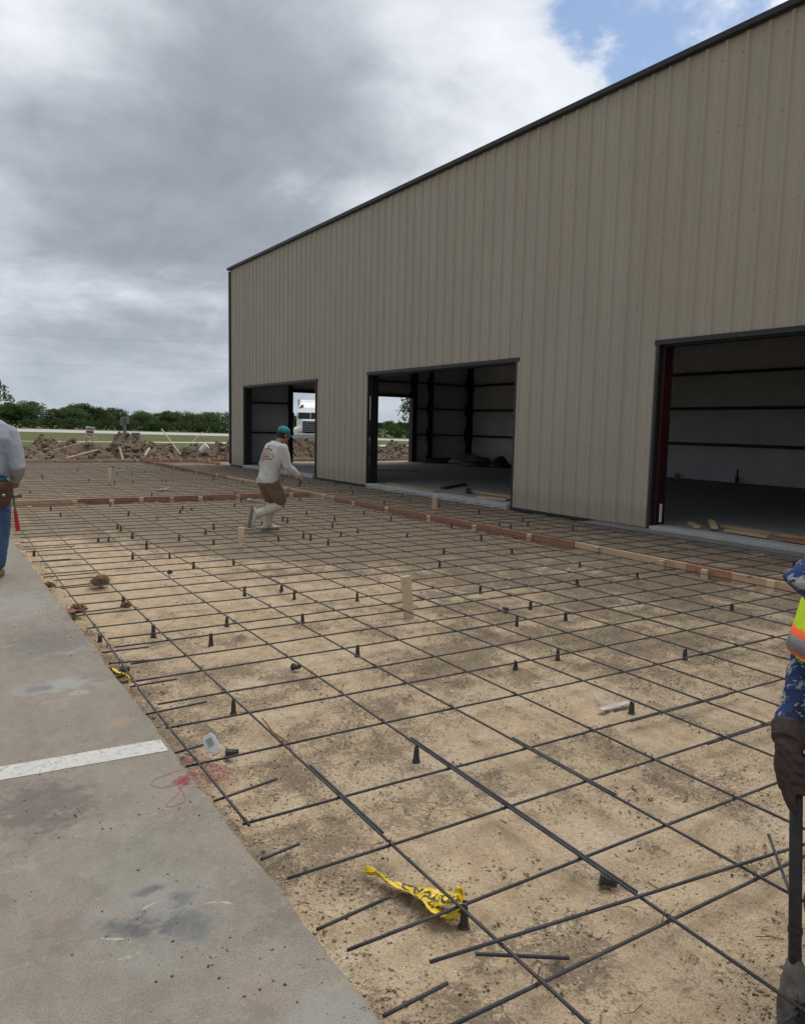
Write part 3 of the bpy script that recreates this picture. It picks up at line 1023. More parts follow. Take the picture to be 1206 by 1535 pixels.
# screws on the wall
mb = MB()
for zr in (1.30, 2.45, 3.6, 4.78, 6.0, 7.0):
    kk = math.ceil(NEAR_Y / RIB)
    while kk * RIB < END_Y - 0.2:
        yy_ = kk * RIB + 0.10 + 0.140
        kk += 1
        if any(d0 - 0.05 < yy_ < d1 + 0.05 and zr < dz + 0.1 for d0, d1, dz in DOORS):
            continue
        mb.box((WALL_X - 0.006, yy_, zr + random.uniform(-0.008, 0.008)), (0.010, 0.010, 0.010))
sc_o = bpart(mb, 'screw_heads', M['screw'])
sc_o['kind'] = 'stuff'
# floor
mb = MB()
mb.box((XM + 0.12, (END_Y + NEAR_Y) / 2, -0.025), (BACK_X - WALL_X - 0.28, END_Y - NEAR_Y - 0.05, 0.25))
bpart(mb, 'floor_slab', M['floor'])
for d0, d1, dz in DOORS:
    mb = MB()
    mb.bbox((WALL_X + 0.06, (d0 + d1) / 2, -0.02), (0.34, d1 - d0 - 0.13, 0.248), b=0.006)
    bpart(mb, 'door_sill', M['sill'])
mb = MB()
mb.bbox(((OP0 + OP1) / 2, END_Y, -0.02), (OP1 - OP0 - 0.1, 0.3, 0.246), b=0.006)
bpart(mb, 'door_sill', M['sill'])
# end-wall opening frame
for xx_, w in ((OP0 - 0.07, 0.14), (OP1 + 0.12, 0.24)):
    mb = MB()
    mb.box((xx_, END_Y - 0.14, 3.5), (w, 0.24, 6.85))
    bpart(mb, 'column', M['girt'])
mb = MB()
mb.box(((OP0 + OP1) / 2, END_Y - 0.12, OPZ + 0.05), (OP1 - OP0, 0.2, 0.12))
bpart(mb, 'door_header', M['girt'])
for xx_, w in ((19.12, 0.17), (BACK_X - 0.20, 0.30), (WALL_X + 0.22, 0.22)):
    mb = MB()
    for q in (-1, 1):
        mb.box((xx_, END_Y - 0.18 + q * 0.11, 3.5), (w, 0.014, 6.85))
    mb.box((xx_, END_Y - 0.18, 3.5), (w * 0.5, 0.20, 6.8))
    bpart(mb, 'column', M['girt'])
GZ = [0.08, 1.28, 2.42, 3.52, 4.50, 5.6, 6.7]
COLS = [NEAR_Y + 0.2, -1.9, 3.3, 8.6, 13.9, 19.2, 24.6, END_Y - 0.2]
for yy_ in COLS[1:-2]:
    mb = MB()
    for q in (-1, 1):
        mb.box((BACK_X - 0.28 + q * 0.14, yy_, 3.6), (0.014, 0.20, 7.0))
    mb.box((BACK_X - 0.28, yy_, 3.6), (0.26, 0.012, 7.0))
    if yy_ > 24.0 or yy_ < 6:
        bpart(mb, 'column', M['girt'])
for g in GZ:
    mb = MB()
    mb.box((BACK_X - 0.10, (NEAR_Y + END_Y) / 2, g), (0.20, END_Y - NEAR_Y - 0.5, 0.060))
    mb.box((BACK_X - 0.205, (NEAR_Y + END_Y) / 2, g - 0.02), (0.012, END_Y - NEAR_Y - 0.5, 0.085))
    bpart(mb, 'girt', M['girt'])
    for a_, b_ in ((WALL_X + 0.3, OP0 - 0.14), (OP1 + 0.24, BACK_X - 0.3)):
        mb = MB()
        mb.box(((a_ + b_) / 2, END_Y - 0.11, g), (b_ - a_, 0.19, 0.058))
        bpart(mb, 'girt', M['girt'])
for g in GZ[3:]:
    mb = MB()
    mb.box(((OP0 + OP1) / 2, END_Y - 0.11, g), (OP1 - OP0, 0.19, 0.058))
    bpart(mb, 'girt', M['girt'])


def insulation(axis_, fixed, inward, t0, t1, z0, z1, seed):
    mb = MB()
    nu, nv = max(4, int((t1 - t0) / 0.35)), 6
    for i in range(nu + 1):
        for j in range(nv + 1):
            u, v = i / nu, j / nv
            bul = 0.075 * (1 - (2 * v - 1) ** 2) * (0.8 + 0.5 * float(fbm(u * 7 + seed, v * 2, 3, 0.5, 61)))
            q = fixed + inward * bul
            tt = t0 + u * (t1 - t0)
            zz_ = z0 + v * (z1 - z0)
            mb.v.append((q, tt, zz_) if axis_ == 'y' else (tt, q, zz_))
    for i in range(nu):
        for j in range(nv):
            a_ = i * (nv + 1) + j
            mb.f.append((a_, a_ + nv + 1, a_ + nv + 2, a_ + 1))
    bpart(mb, 'insulation_panel', M['insul'], smooth=True)


for g0, g1 in zip(GZ[:-1], GZ[1:]):
    for c0, c1 in zip(COLS[:-1], COLS[1:]):
        insulation('y', BACK_X - 0.02, -1, c0, c1, g0, g1, c0)
    insulation('x', END_Y - 0.03, -1, WALL_X + 0.1, OP0 - 0.02, g0, g1, 3.0)
    insulation('x', END_Y - 0.03, -1, OP1 + 0.02, BACK_X - 0.05, g0, g1, 4.0)
    if g0 > 2.2:
        insulation('x', END_Y - 0.03, -1, OP0, OP1, max(g0, OPZ + 0.05), g1, 5.0)
# outlet box and conduit stub on the back wall
mb = MB()
mb.box((BACK_X - 0.25, 16.5, 0.15), (0.06, 0.14, 0.26))
bpart(mb, 'outlet_box', M['util'])
mb = MB()
mb.tube([(BACK_X - 0.24, 14.3, 0.0), (BACK_X - 0.24, 14.3, 0.55)], 0.025, 8)
mb.box((BACK_X - 0.24, 14.3, 0.22), (0.06, 0.10, 0.16))
bpart(mb, 'conduit', M['girt'])

# muddy footing in front of the third doorway
mb = MB()
mb.bbox((9.86, 4.9, -0.03), (0.46, 9.2, 0.155), b=0.012)
tag(mb.build('footing', M['apron']), 'muddy concrete ledge along the doorway', kind='structure')

# ------------------------------------------------------------------ trees and far things
def leaf_quads(mb, centre, r, n, size, rs, squash=0.8):
    for _ in range(n):
        v = rs.normal(size=3)
        v /= np.linalg.norm(v)
        rad = r * (0.45 + 0.55 * rs.random() ** 0.5)
        c = np.array(centre) + v * rad * np.array([1, 1, squash])
        a_ = rs.normal(size=3)
        a_ /= np.linalg.norm(a_)
        b_ = np.cross(a_, rs.normal(size=3))
        b_ /= np.linalg.norm(b_)
        s = size * (0.6 + 0.8 * rs.random())
        k = len(mb.v)
        mb.v.extend([tuple(c - a_ * s), tuple(c + b_ * s * 0.55), tuple(c + a_ * s), tuple(c - b_ * s * 0.55)])
        mb.f.append((k, k + 1, k + 2, k + 3))


def make_tree(name, h, w, seed, nclump, nleaf, leaf, mat_, low=0.25):
    rs = np.random.default_rng(seed)
    root = empty(name, (0, 0, 0))
    tr = MB()
    tr.tube([(0, 0, -0.1), (0.05 * w, 0, h * 0.3), (0, 0.05 * w, h * 0.6), (0.03, 0, h * 0.85)], [h * 0.032, h * 0.026, h * 0.017, h * 0.006], 7)
    cr = MB()
    for i in range(nclump):
        an = rs.random() * 6.283
        z = low + (0.92 - low) * rs.random() ** 0.8
        env = math.sin(math.pi * min(1, max(0.02, (z - low + 0.16) / (1.12 - low)))) ** 0.6
        rad = w * 0.5 * env * (0.35 + 0.65 * rs.random() ** 0.5)
        c = (math.cos(an) * rad, math.sin(an) * rad, z * h)
        if i % 3 == 0:
            tr.tube([(0, 0, max(0.2, z - 0.2) * h), (c[0] * 0.5, c[1] * 0.5, (z - 0.06) * h), c], [h * 0.012, h * 0.008, h * 0.003], 5)
        leaf_quads(cr, c, w * (0.10 + 0.09 * rs.random()), nleaf, leaf, rs)
    tr.build('trunk', M['bark'], root)
    cr.build('crown', mat_, root)
    return root


# far tree line: individual trees along a line that runs away to the right
protos = [make_tree('far_tree', 1.0, 0.95 + 0.12 * (i % 3), 100 + i, 64, 64, 0.030, M['leaf_far'], low=0.06) for i in range(5)]
P0, P1 = Vector((-22.0, 205.0)), Vector((300.0, 420.0))
nt = 120
first = [True] * 5
for i in range(nt):
    s_ = (i + random.uniform(-0.35, 0.35)) / (nt - 1)
    p_ = P0.lerp(P1, s_)
    p_ = p_ + Vector((random.uniform(-4, 4), random.uniform(-3, 16)))
    hh = (4.6 + 2.8 * float(fbm(s_ * 11, 0.5, 3, 0.6, 71)) + random.uniform(-0.9, 0.9) + (1.3 if random.random() < 0.14 else 0)) * (1.0 - 0.10 * s_)
    k = i % 5
    lab = 'dark green tree in the dense far tree line beyond the highway'
    if first[k]:
        o = protos[k]
        o.location = (p_.x, p_.y, 0)
        o.rotation_euler = (0, 0, random.uniform(0, 6.28))
        first[k] = False
    else:
        o = copy_tree(protos[k], (p_.x, p_.y, 0), random.uniform(0, 6.28))
    tag(o, lab, 'tree', 'trees of the far tree line')
    o.scale = (hh * random.uniform(1.1, 1.9), hh * random.uniform(1.1, 1.9), hh)
# undergrowth below them
mb = MB()
rs = np.random.default_rng(5)
BRUSH = [Vector(q) for q in ((-70, 184), (-18, 160), (16, 142), (40, 118.5), (56, 93), (90, 50))]
for i in range(620):
    s_ = rs.random() * (len(BRUSH) - 1)
    k = min(int(s_), len(BRUSH) - 2)
    p_ = BRUSH[k].lerp(BRUSH[k + 1], s_ - k)
    leaf_quads(mb, (p_.x + abs(rs.normal()) * 1.5, p_.y + abs(rs.normal()) * 2.0 + 0.5, 0.5 + 0.5 * rs.random()), 1.1, 26, 0.26, rs, 0.8)
tag(mb.build('undergrowth', M['leaf_brush']), 'dark brush along the far side of the highway', 'bushes', kind='stuff')

t1 = make_tree('roadside_tree', 8.3, 6.0, 7, 46, 46, 0.20, M['leaf_near'], low=0.3)
t1.location = (7.7, 118.0, 0)
tag(t1, 'taller airy tree standing apart before the tree line, behind the grey sweatshirt', 'tree')
t2 = make_tree('shade_tree', 5.6, 5.2, 9, 60, 60, 0.13, M['leaf_near'], low=0.28)
t2.location = (40.2, 59.3, 0)
tag(t2, 'leafy green tree seen through the middle doorway', 'tree')

# spoil heaps
def dirt_pile(name, x0, x1, y0, y1, peaks, label, seed, nclod, dark=0.35):
    root = empty(name, ((x0 + x1) / 2, (y0 + y1) / 2, 0), label, 'dirt pile')
    O = Vector(((x0 + x1) / 2, (y0 + y1) / 2, 0))
    gx, gy = np.linspace(x0, x1, int((x1 - x0) / 0.09)), np.linspace(y0, y1, int((y1 - y0) / 0.10))
    XX, YY = np.meshgrid(gx, gy, indexing='ij')

    def hf(x, y):
        h = 0
        for (px, py, r, hh) in peaks:
            h = np.maximum(h, hh * np.exp(-(((x - px) / r) ** 2 + ((y - py) / (r * 0.75)) ** 2)))
        h = h * (1 + 0.5 * fbm(x * 1.3, y * 1.3, 3, 0.6, seed)) + 0.42 * h * np.clip(fbm(x * 3.5, y * 3.5, 4, 0.65, seed + 4), -0.3, 1) + 0.10 * fbm(x * 7, y * 7, 3, 0.6, seed + 8) * (h > 0.05)
        ed = np.minimum(np.minimum(x - x0, x1 - x), np.minimum(y - y0, y1 - y))
        return h * sstep(ed, 0, 0.5) - 0.06 * (1 - sstep(ed, 0, 0.5))
    ZZ = hf(XX, YY)
    mb = MB()
    n1, n2 = XX.shape
    mb.v = [tuple(q) for q in np.stack([XX - O.x, YY - O.y, ZZ], -1).reshape(-1, 3)]
    for i in range(n1 - 1):
        for j in range(n2 - 1):
            a_ = i * n2 + j
            mb.f.append((a_, a_ + n2, a_ + n2 + 1, a_ + 1))
    mb.build('heap', M['clay'], root, smooth=False)
    rs_ = np.random.default_rng(seed)
    for nm, mt, frac in (('clods', M['clod'], 1 - dark), ('dark_clods', M['clod_dark'], dark)):
        cb = MB()
        for _ in range(int(nclod * frac)):
            px, py = rs_.uniform(x0 + 0.2, x1 - 0.2), rs_.uniform(y0 + 0.1, y1 - 0.3)
            hz_ = float(hf(np.array(px), np.array(py)))
            if hz_ < 0.06 and rs_.random() < 0.65:
                continue
            clod(cb, (px - O.x, py - O.y, max(hz_, 0) + 0.01), rs_.uniform(0.02, 0.095) * (1.9 if rs_.random() < 0.12 else 1), rs_)
        cb.build(nm, mt, root)['kind'] = 'stuff'
    return root


_ico = bmesh.new()
bmesh.ops.create_icosphere(_ico, subdivisions=1, radius=1.0)
ICO_V = np.array([v.co[:] for v in _ico.verts])
ICO_F = [tuple(v.index for v in f.verts) for f in _ico.faces]
_ico.free()


def clod(mb, c, r, rs_, flat=0.7):
    s = np.array([1.0, rs_.uniform(0.6, 1.0), rs_.uniform(0.45, 0.9) * flat / 0.7]) * r
    an = rs_.uniform(0, 6.28)
    v = ICO_V * (0.72 + 0.5 * rs_.random((len(ICO_V), 1))) * s
    ca, sa = math.cos(an), math.sin(an)
    v = np.stack([v[:, 0] * ca - v[:, 1] * sa, v[:, 0] * sa + v[:, 1] * ca, v[:, 2]], -1) + np.array(c)
    k = len(mb.v)
    mb.v.extend(map(tuple, v))
    mb.f.extend([(a_ + k, b_ + k, c_ + k) for a_, b_, c_ in ICO_F])


dirt_pile('dirt_pile', -3.0, 7.1, 32.0, 37.0, [(-0.5, 34.3, 1.6, 0.7), (1.4, 34, 1.3, 0.6), (3.2, 34, 1.5, 0.62), (4.7, 34.4, 1.4, 0.78), (5.9, 34.8, 0.9, 0.72), (6.4, 33.7, 1.1, 0.6)], 'low brown spoil heap with lumber lying over it', 201, 900, 0.25)
dirt_pile('dirt_pile', 6.9, 10.0, 32.0, 38.0, [(7.6, 35.0, 2.2, 0.80), (8.7, 34.4, 1.3, 0.66), (9.4, 34.2, 0.9, 0.55)], 'tallest brown spoil heap below the utility post', 202, 560, 0.35)
dirt_pile('dirt_pile', 9.7, 14.2, 32.2, 37.2, [(10.6, 34.3, 1.3, 0.62), (12.0, 34.2, 1.3, 0.72), (13.2, 34.5, 1.1, 0.6)], 'dark spoil heap running behind the building corner', 203, 640, 0.6)
dirt_pile('dirt_pile', 13.6, 19.4, 32.2, 37.4, [(14.6, 34.2, 1.0, 0.62), (15.9, 34.6, 1.5, 0.82), (17.5, 34.4, 1.3, 0.62), (18.6, 34.4, 0.9, 0.5)], 'clumpy brown spoil heap in front of the white truck', 204, 900, 0.25)
dirt_pile('dirt_pile', 19.6, 23.6, 33.0, 37.2, [(20.6, 35.0, 1.2, 0.6), (22.0, 35.6, 1.3, 0.62)], 'small dark spoil heap seen through the middle doorway', 205, 460, 0.8)


# loose lumber on the heaps
def stick(name, p0, p1, w, t_, mat_, label, cat, group=None, parent=None):
    p0, p1 = Vector(p0), Vector(p1)
    ax = (p1 - p0)
    L = ax.length
    ax.normalize()
    sd = ax.cross(Vector((0, 0, 1)))
    sd = sd.normalized() if sd.length > 0.05 else Vector((1, 0, 0))
    nr = sd.cross(ax)
    m = Matrix((ax, sd, nr)).transposed()
    mb = MB()
    mb.bbox((0, 0, 0), (L, w, t_), b=min(w, t_) * 0.08)
    o = mb.build(name, mat_, parent)
    o.location = (p0 + p1) / 2
    o.rotation_euler = m.to_euler()
    if label:
        tag(o, label, cat, group)
    return o


stick('lumber_board', (4.55, 33.0, 0.40), (6.3, 33.4, 0.86), 0.05, 0.03, M['stakewood'], 'pale lath sloping up the low brown spoil heap', 'board')
stick('lumber_board', (6.0, 33.6, 0.96), (7.7, 33.2, 0.55), 0.05, 0.03, M['stakewood'], 'pale lath lying down from the low heap to the tallest heap', 'board')
stick('lumber_board', (9.0, 33.9, 1.30), (9.62, 33.2, 0.22), 0.05, 0.03, M['stakewood'], 'long pale lath planted aslant between the tallest and the dark heap', 'board')
stick('lumber_board', (7.86, 32.6, 0.0), (8.30, 33.2, 0.50), 0.09, 0.04, M['stakewood'], 'short pale board propped on the tallest spoil heap', 'board')
stick('lumber_board', (7.02, 32.9, 0.52), (7.10, 32.6, -0.02), 0.09, 0.04, M['stakewood'], 'upright pale stake stuck in front of the tallest spoil heap', 'board')
stick('lumber_board', (4.9, 32.4, 0.10), (6.1, 32.6, 0.42), 0.30, 0.05, M['oldwood'], 'wide weathered plank half buried in the low brown spoil heap', 'board')
stick('lumber_board', (12.6, 43.0, 0.02), (14.3, 44.8, 1.05), 0.035, 0.03, M['stakewood'], 'long pale pole leaning up out of the grass behind the dark heap', 'board')

# leaning yard sign
sg = empty('yard_sign', (6.55, 36.6, 0.0), 'small leaning red and white sign on two thin legs', 'sign', rotz=-0.2)
for sx in (-0.14, 0.14):
    MB().tube([(sx - 0.1, 0, -0.1), (sx + 0.04, 0, 1.36)], 0.018, 6).build('leg', M['sign_red'], sg)
mb = MB()
mb.bbox((0.0, -0.03, 1.08), (0.34, 0.02, 0.48), m=Matrix.Rotation(0.09, 3, 'Y'), b=0.004)
bd = mb.build('board', M['white_plastic'], sg)
for zz_, hh_ in ((1.22, 0.06), (1.08, 0.10), (0.95, 0.05)):
    MB().box((0.0 + (zz_ - 1.08) * 0.09, -0.044, zz_), (0.27, 0.006, hh_), m=Matrix.Rotation(0.09, 3, 'Y')).build('printed_band', M['sign_red'], bd)
# utility post and cabinet
up_ = empty('utility_post', (13.2, 60.0, 0), 'grey utility post with meter boxes at its top', 'post')
MB().tube([(0, 0, -0.2), (0.0, 0, 1.95)], 0.13, 8).build('post', M['util'], up_)
MB().bbox((0.16, -0.12, 1.62), (0.24, 0.22, 0.5), b=0.02).build('meter_box', M['util'], up_)
MB().bbox((-0.2, -0.12, 1.55), (0.2, 0.2, 0.62), b=0.02).build('meter_box', M['util'], up_)
cb_ = MB().bbox((0, 0, 0.33), (0.55, 0.45, 0.72), b=0.03).bbox((0, 0, 0.71), (0.6, 0.5, 0.06), b=0.015).build('utility_cabinet', M['util'])
cb_.location = (13.95, 59.8, 0)
tag(cb_, 'squat grey utility cabinet standing next to the utility post', 'cabinet')
# white bucket on the dark heap
bk = empty('bucket', (10.55, 33.3, 0.34), 'white plastic bucket tipped over on the dark spoil heap', 'bucket')
bk.rotation_euler = (0.5, 0.6, 0.3)
mb = MB()
mb.tube([(0, 0, 0), (0, 0, 0.02), (0, 0, 0.36), (0, 0, 0.38)], [0.135, 0.14, 0.155, 0.16], 16)
mb.build('pail', M['white_plastic'], bk, smooth=False)
mb = MB()
mb.tube([(0.165 * math.cos(q), 0.165 * math.sin(q) * 0.2, 0.33 + 0.15 * math.sin(q)) for q in np.linspace(0, math.pi, 9)], 0.004, 5)
mb.build('handle', M['steel'], bk)

# power line along the highway
PLA, PLB = Vector((-44.0, 128.0, 0)), Vector((63.0, 96.0, 0))
pw = empty('power_line', (PLA.x, PLA.y, 0), 'two thin overhead wires on wooden poles along the highway', 'power line')
for q in (PLA, PLB):
    MB().tube([q - PLA, q - PLA + Vector((0, 0, 14.5))], [0.17, 0.11], 8).build('pole', M['bark'], pw)
    MB().box(q - PLA + Vector((0, 0, 13.6)), (0.16, 2.2, 0.14)).build('crossarm', M['bark'], pw)
for hh_ in (13.7, 10.2):
    pts = []
    for i in range(25):
        s_ = i / 24
        q = PLA.lerp(PLB, s_) - PLA
        pts.append(q + Vector((0, 0, hh_ - 3.0 * 4 * s_ * (1 - s_) * 0.5)))
    MB().tube(pts, 0.006, 5).build('wire', M['girt'], pw)


# white truck
def truck():
    t = empty('truck', (26.6, 56.2, 0.012), 'white long-haul truck cab facing the site beyond the spoil heap', 'truck', rotz=-0.52)
    # local: front = -Y
    mb = MB()
    mb.bbox((0, 0.95, 1.55), (1.25, 1.7, 0.95), b=0.10)
    mb.bbox((0, 0.55, 1.25), (1.9, 0.9, 0.5), b=0.12)
    hood = mb.build('hood', M['truck_white'], t)
    mb = MB()
    mb.bbox((0, 0.09, 1.42), (1.02, 0.06, 0.92), b=0.04)
    gr = mb.build('grille', M['girt'], t)
    for i in range(6):
        MB().box((0, 0.045, 1.08 + i * 0.14), (0.94, 0.03, 0.035)).build('grille_bar', M['chrome'], gr)
    MB().bbox((0, -0.02, 0.68), (2.4, 0.30, 0.42), b=0.06).build('bumper', M['chrome'], t)
    for s_ in (-1, 1):
        MB().bbox((s_ * 0.98, 0.75, 1.12), (0.52, 1.35, 0.58), b=0.14).build('fender', M['truck_white'], t)
        MB().bbox((s_ * 0.98, 0.09, 1.15), (0.32, 0.10, 0.26), b=0.04).build('headlight', M['lamp'], t)
        w = empty('wheel', (s_ * 1.02, 0.95, 0.52))
        w.parent = t
        m = MB().tube([(-0.15, 0, 0), (-0.13, 0, 0), (0.13, 0, 0), (0.15, 0, 0)], [0.44, 0.52, 0.52, 0.44], 20, side=(0, 0, 1))
        m.build('tyre', M['tyre'], w)
        MB().tube([(-0.155, 0, 0), (0.155, 0, 0)], 0.28, 16, side=(0, 0, 1)).build('rim', M['chrome'], w)
        mr = MB().bbox((s_ * 1.42, 1.9, 2.25), (0.20, 0.14, 0.62), b=0.04).build('mirror', M['girt'], t)
        MB().tube([(s_ * 1.15, 1.95, 2.0), (s_ * 1.40, 1.92, 2.1)], 0.025, 6).build('bracket', M['girt'], mr)
        MB().tube([(s_ * 1.08, 3.0, 0.8), (s_ * 1.08, 3.0, 3.7)], 0.07, 10).build('exhaust_stack', M['chrome'], t)
    mb = MB()
    mb.bbox((0, 2.9, 1.75), (2.3, 2.1, 1.9), b=0.14)
    cab = mb.build('cab', M['truck_white'], t)
    mb = MB()
    mb.add([(-1.04, 1.80, 2.08), (1.04, 1.80, 2.08), (0.98, 1.83, 2.60), (-0.98, 1.83, 2.60), (-1.04, 1.90, 2.08), (1.04, 1.90, 2.08), (0.98, 1.90, 2.60), (-0.98, 1.90, 2.60)],
           [(0, 1, 2, 3), (7, 6, 5, 4), (0, 4, 5, 1), (2, 6, 7, 3), (1, 5, 6, 2), (3, 7, 4, 0)])
    ws = mb.build('windshield', M['glass'], t)
    MB().box((0, 1.81, 2.35), (0.035, 0.05, 0.56)).build('centre_bar', M['truck_white'], ws)
    mb = MB()
    mb.add([(-1.13, 1.98, 2.68), (1.13, 1.98, 2.68), (1.13, 4.6, 2.68), (-1.13, 4.6, 2.68), (-0.92, 2.9, 3.42), (0.92, 2.9, 3.42), (1.0, 4.6, 3.72), (-1.0, 4.6, 3.72), (-1.05, 2.3, 3.02), (1.05, 2.3, 3.02)],
           [(0, 3, 2, 1), (0, 1, 9, 8), (8, 9, 5, 4), (4, 5, 6, 7), (1, 2, 6, 5, 9), (3, 0, 8, 4, 7), (2, 3, 7, 6)])
    fa = mb.build('roof_fairing', M['truck_white'], t)
    for s_ in (-1, 1):
        mb = MB()
        mb.add([(s_ * 1.04, 2.20, 2.95), (s_ * 0.62, 2.26, 3.02), (s_ * 0.62, 2.62, 3.27), (s_ * 0.98, 2.60, 3.20)], [(0, 1, 2, 3) if s_ < 0 else (3, 2, 1, 0)])
        mb.build('marker_panel', M['glass'], fa)
    mb = MB()
    mb.box((0, 4.6, 0.85), (0.9, 6.0, 0.25))
    mb.build('chassis', M['girt'], t)
    for yy_ in (5.6, 6.9):
        for s_ in (-1, 1):
            MB().tube([(s_ * 0.70, yy_, 0.52), (s_ * 1.22, yy_, 0.52)], 0.52, 18, side=(0, 0, 1)).build('wheel', M['tyre'], t)
    return t


truck()

# ------------------------------------------------------------------ formwork
form_n = [0]


def form_run(name, label, pts, boards, stakes, axis_, fixed, side, top=0.112):
    """boards: (t0, t1, red); stakes: list of t"""
    root = empty(name, (fixed, boards[0][0], 0) if axis_ == 'y' else (boards[0][0], fixed, 0), label, 'formwork')
    O = Vector(root.location)
    for (t0, t1, red) in boards:
        mb = MB()
        L = t1 - t0 - 0.004
        mb.bbox((0, 0, 0), (L, 0.038, 0.142), b=0.004)
        o = mb.build('plank', M['redwood'] if red else M['pine'], root)
        jit = random.uniform(-0.008, 0.008)
        tl = random.uniform(-0.004, 0.004)
        c = Vector((fixed + jit, (t0 + t1) / 2, top - 0.071 + random.uniform(-0.004, 0.004))) if axis_ == 'y' else Vector(((t0 + t1) / 2, fixed + jit, top - 0.071 + random.uniform(-0.004, 0.004)))
        o.location = c - O
        o.rotation_euler = (random.uniform(-0.03, 0.03), tl * 0.3, (math.pi / 2 if axis_ == 'y' else 0) + tl)
    for s_ in stakes:
        mb = MB()
        hgt = random.uniform(0.34, 0.40)
        mb.bbox((0, 0, 0), (0.085, 0.036, hgt), b=0.003)
        o = mb.build('stake', M['stakewood'], root)
        if axis_ == 'y':
            c = Vector((fixed + side * 0.043, s_, top - random.uniform(0.0, 0.03) - hgt / 2))
        else:
            c = Vector((s_, fixed + side * 0.043, top - random.uniform(0.0, 0.03) - hgt / 2))
        o.location = c - O
        o.rotation_euler = (random.uniform(-0.05, 0.05), random.uniform(-0.09, 0.09), math.pi / 2 if axis_ == 'y' else 0)
    return root


form_run('formwork', 'long run of red and raw form boards along the front of the building', None,
         [(-1.6, 2.0, 0), (2.0, 5.02, 0), (5.02, 5.62, 1), (5.62, 7.42, 0), (7.42, 14.5, 1), (14.5, 16.1, 0), (16.1, 18.6, 0), (18.6, 21.2, 0), (21.2, 24.5, 1), (24.5, 27.6, 1), (27.6, 31.0, 1)],
         [-0.4, 0.9, 2.1, 3.3, 4.55, 5.35, 5.95, 7.0, 8.3, 9.6, 10.9, 12.3, 13.6, 15.0, 17.0, 18.4, 20.0, 22.0, 24.0, 26.5, 29.0], 'y', 7.5, -1)
form_run('formwork', 'cross run of form boards behind the walking worker, pale at one end and red beyond', None,
         [(0.98, 2.48, 0), (2.48, 5.2, 1), (5.2, 7.44, 1)], [2.5, 3.15, 3.72, 4.32, 4.92, 5.72, 6.95], 'x', 15.62, -1)
form_run('formwork', 'raw and red form boards at the foot of the spoil heaps', None,
         [(-3.0, 0.6, 0), (0.6, 3.6, 0), (3.6, 7.2, 0), (7.2, 9.6, 1), (9.6, 13.0, 1), (13.0, 17.0, 0), (17.0, 21.0, 1), (21.0, 24.0, 1)],
         [-1, 1.0, 2.6, 4.4, 5.9, 7.3, 8.2, 9.0, 10.2, 11.6, 13.2, 14.6, 16.4, 18.4, 20.2, 21.6, 22.6], 'x', 31.1, -1)
form_run('formwork', 'short run of red form boards meeting the building corner', None, [(28.35, 29.8, 1), (29.8, 31.05, 1)], [28.7, 29.4, 30.2, 30.8], 'y', 9.72, -1)

# upright grade stakes
for (x, y, h, w, lean, lab) in ((3.44, 9.26, 0.30, 0.075, 0.03, 'tall upright wooden stake standing near the white boots'),
                                (3.28, 12.69, 0.30, 0.060, 0.00, 'thin pale upright stake in the mesh before the cross form boards'),
                                (4.05, 20.16, 0.42, 0.070, 0.02, 'pale upright stake in the mesh beyond the cross form boards'),
                                (3.49, 5.36, 0.36, 0.085, -0.10, 'leaning wooden stake alone in the middle of the open mesh'),
                                (8.31, 11.96, 0.30, 0.085, 0.02, 'upright wooden stake between the long form boards and the middle doorway')):
    mb = MB()
    mb.bbox((0, 0, h / 2 - 0.06), (w, 0.034, h + 0.12), b=0.003)
    o = mb.build('wooden_stake', M['stakewood'])
    o.location = (x, y, 0)
    o.rotation_euler = (0.0, lean, -0.35)
    tag(o, lab, 'stake')

# ------------------------------------------------------------------ reinforcing mats
ZB = 0.062        # centre height of the lower (cross) bars
BR = 0.0058


def bar_path(p0, p1, z, seed, wob=0.018, n=None, sag=0.007):
    p0, p1 = Vector((*p0, z)), Vector((*p1, z))
    L = (p1 - p0).length
    n = n or max(6, int(L / 0.22))
    d_ = (p1 - p0).normalized()
    s_ = Vector((-d_.y, d_.x, 0))
    pts = []
    for i in range(n + 1):
        t = i / n
        q = p0.lerp(p1, t)
        o1 = wob * 2 * float(fbm(t * L * 0.28 + seed * 3.1, seed * 1.7, 2, 0.5, 81))
        o2 = sag * 2 * float(fbm(t * L * 0.6 + seed * 5.3, seed * 0.7 + 9, 2, 0.5, 83))
        pts.append(q + s_ * o1 + Vector((0, 0, o2)))
    return pts


PATHS = []


def make_mat(name, label, origin, bars, extra):
    """bars: (p0, p1, z, radius)"""
    root = empty(name, origin, label, 'rebar mesh')
    O = Vector(origin)
    PATHS.clear()
    for i, (p0, p1, z, r) in enumerate(bars + extra):
        pts = bar_path(p0, p1, z, i + len(bars) * 0.37, wob=0.026 if i < len(bars) else 0.006)
        PATHS.append(pts)
        near = min((Vector(p) - Vector((0, 0, CAM_H))).length for p in pts) < 6
        MB().tube([q - O for q in pts], r, 8 if near else 5).build('bar', M['rebar'], root, smooth=near)
    return root


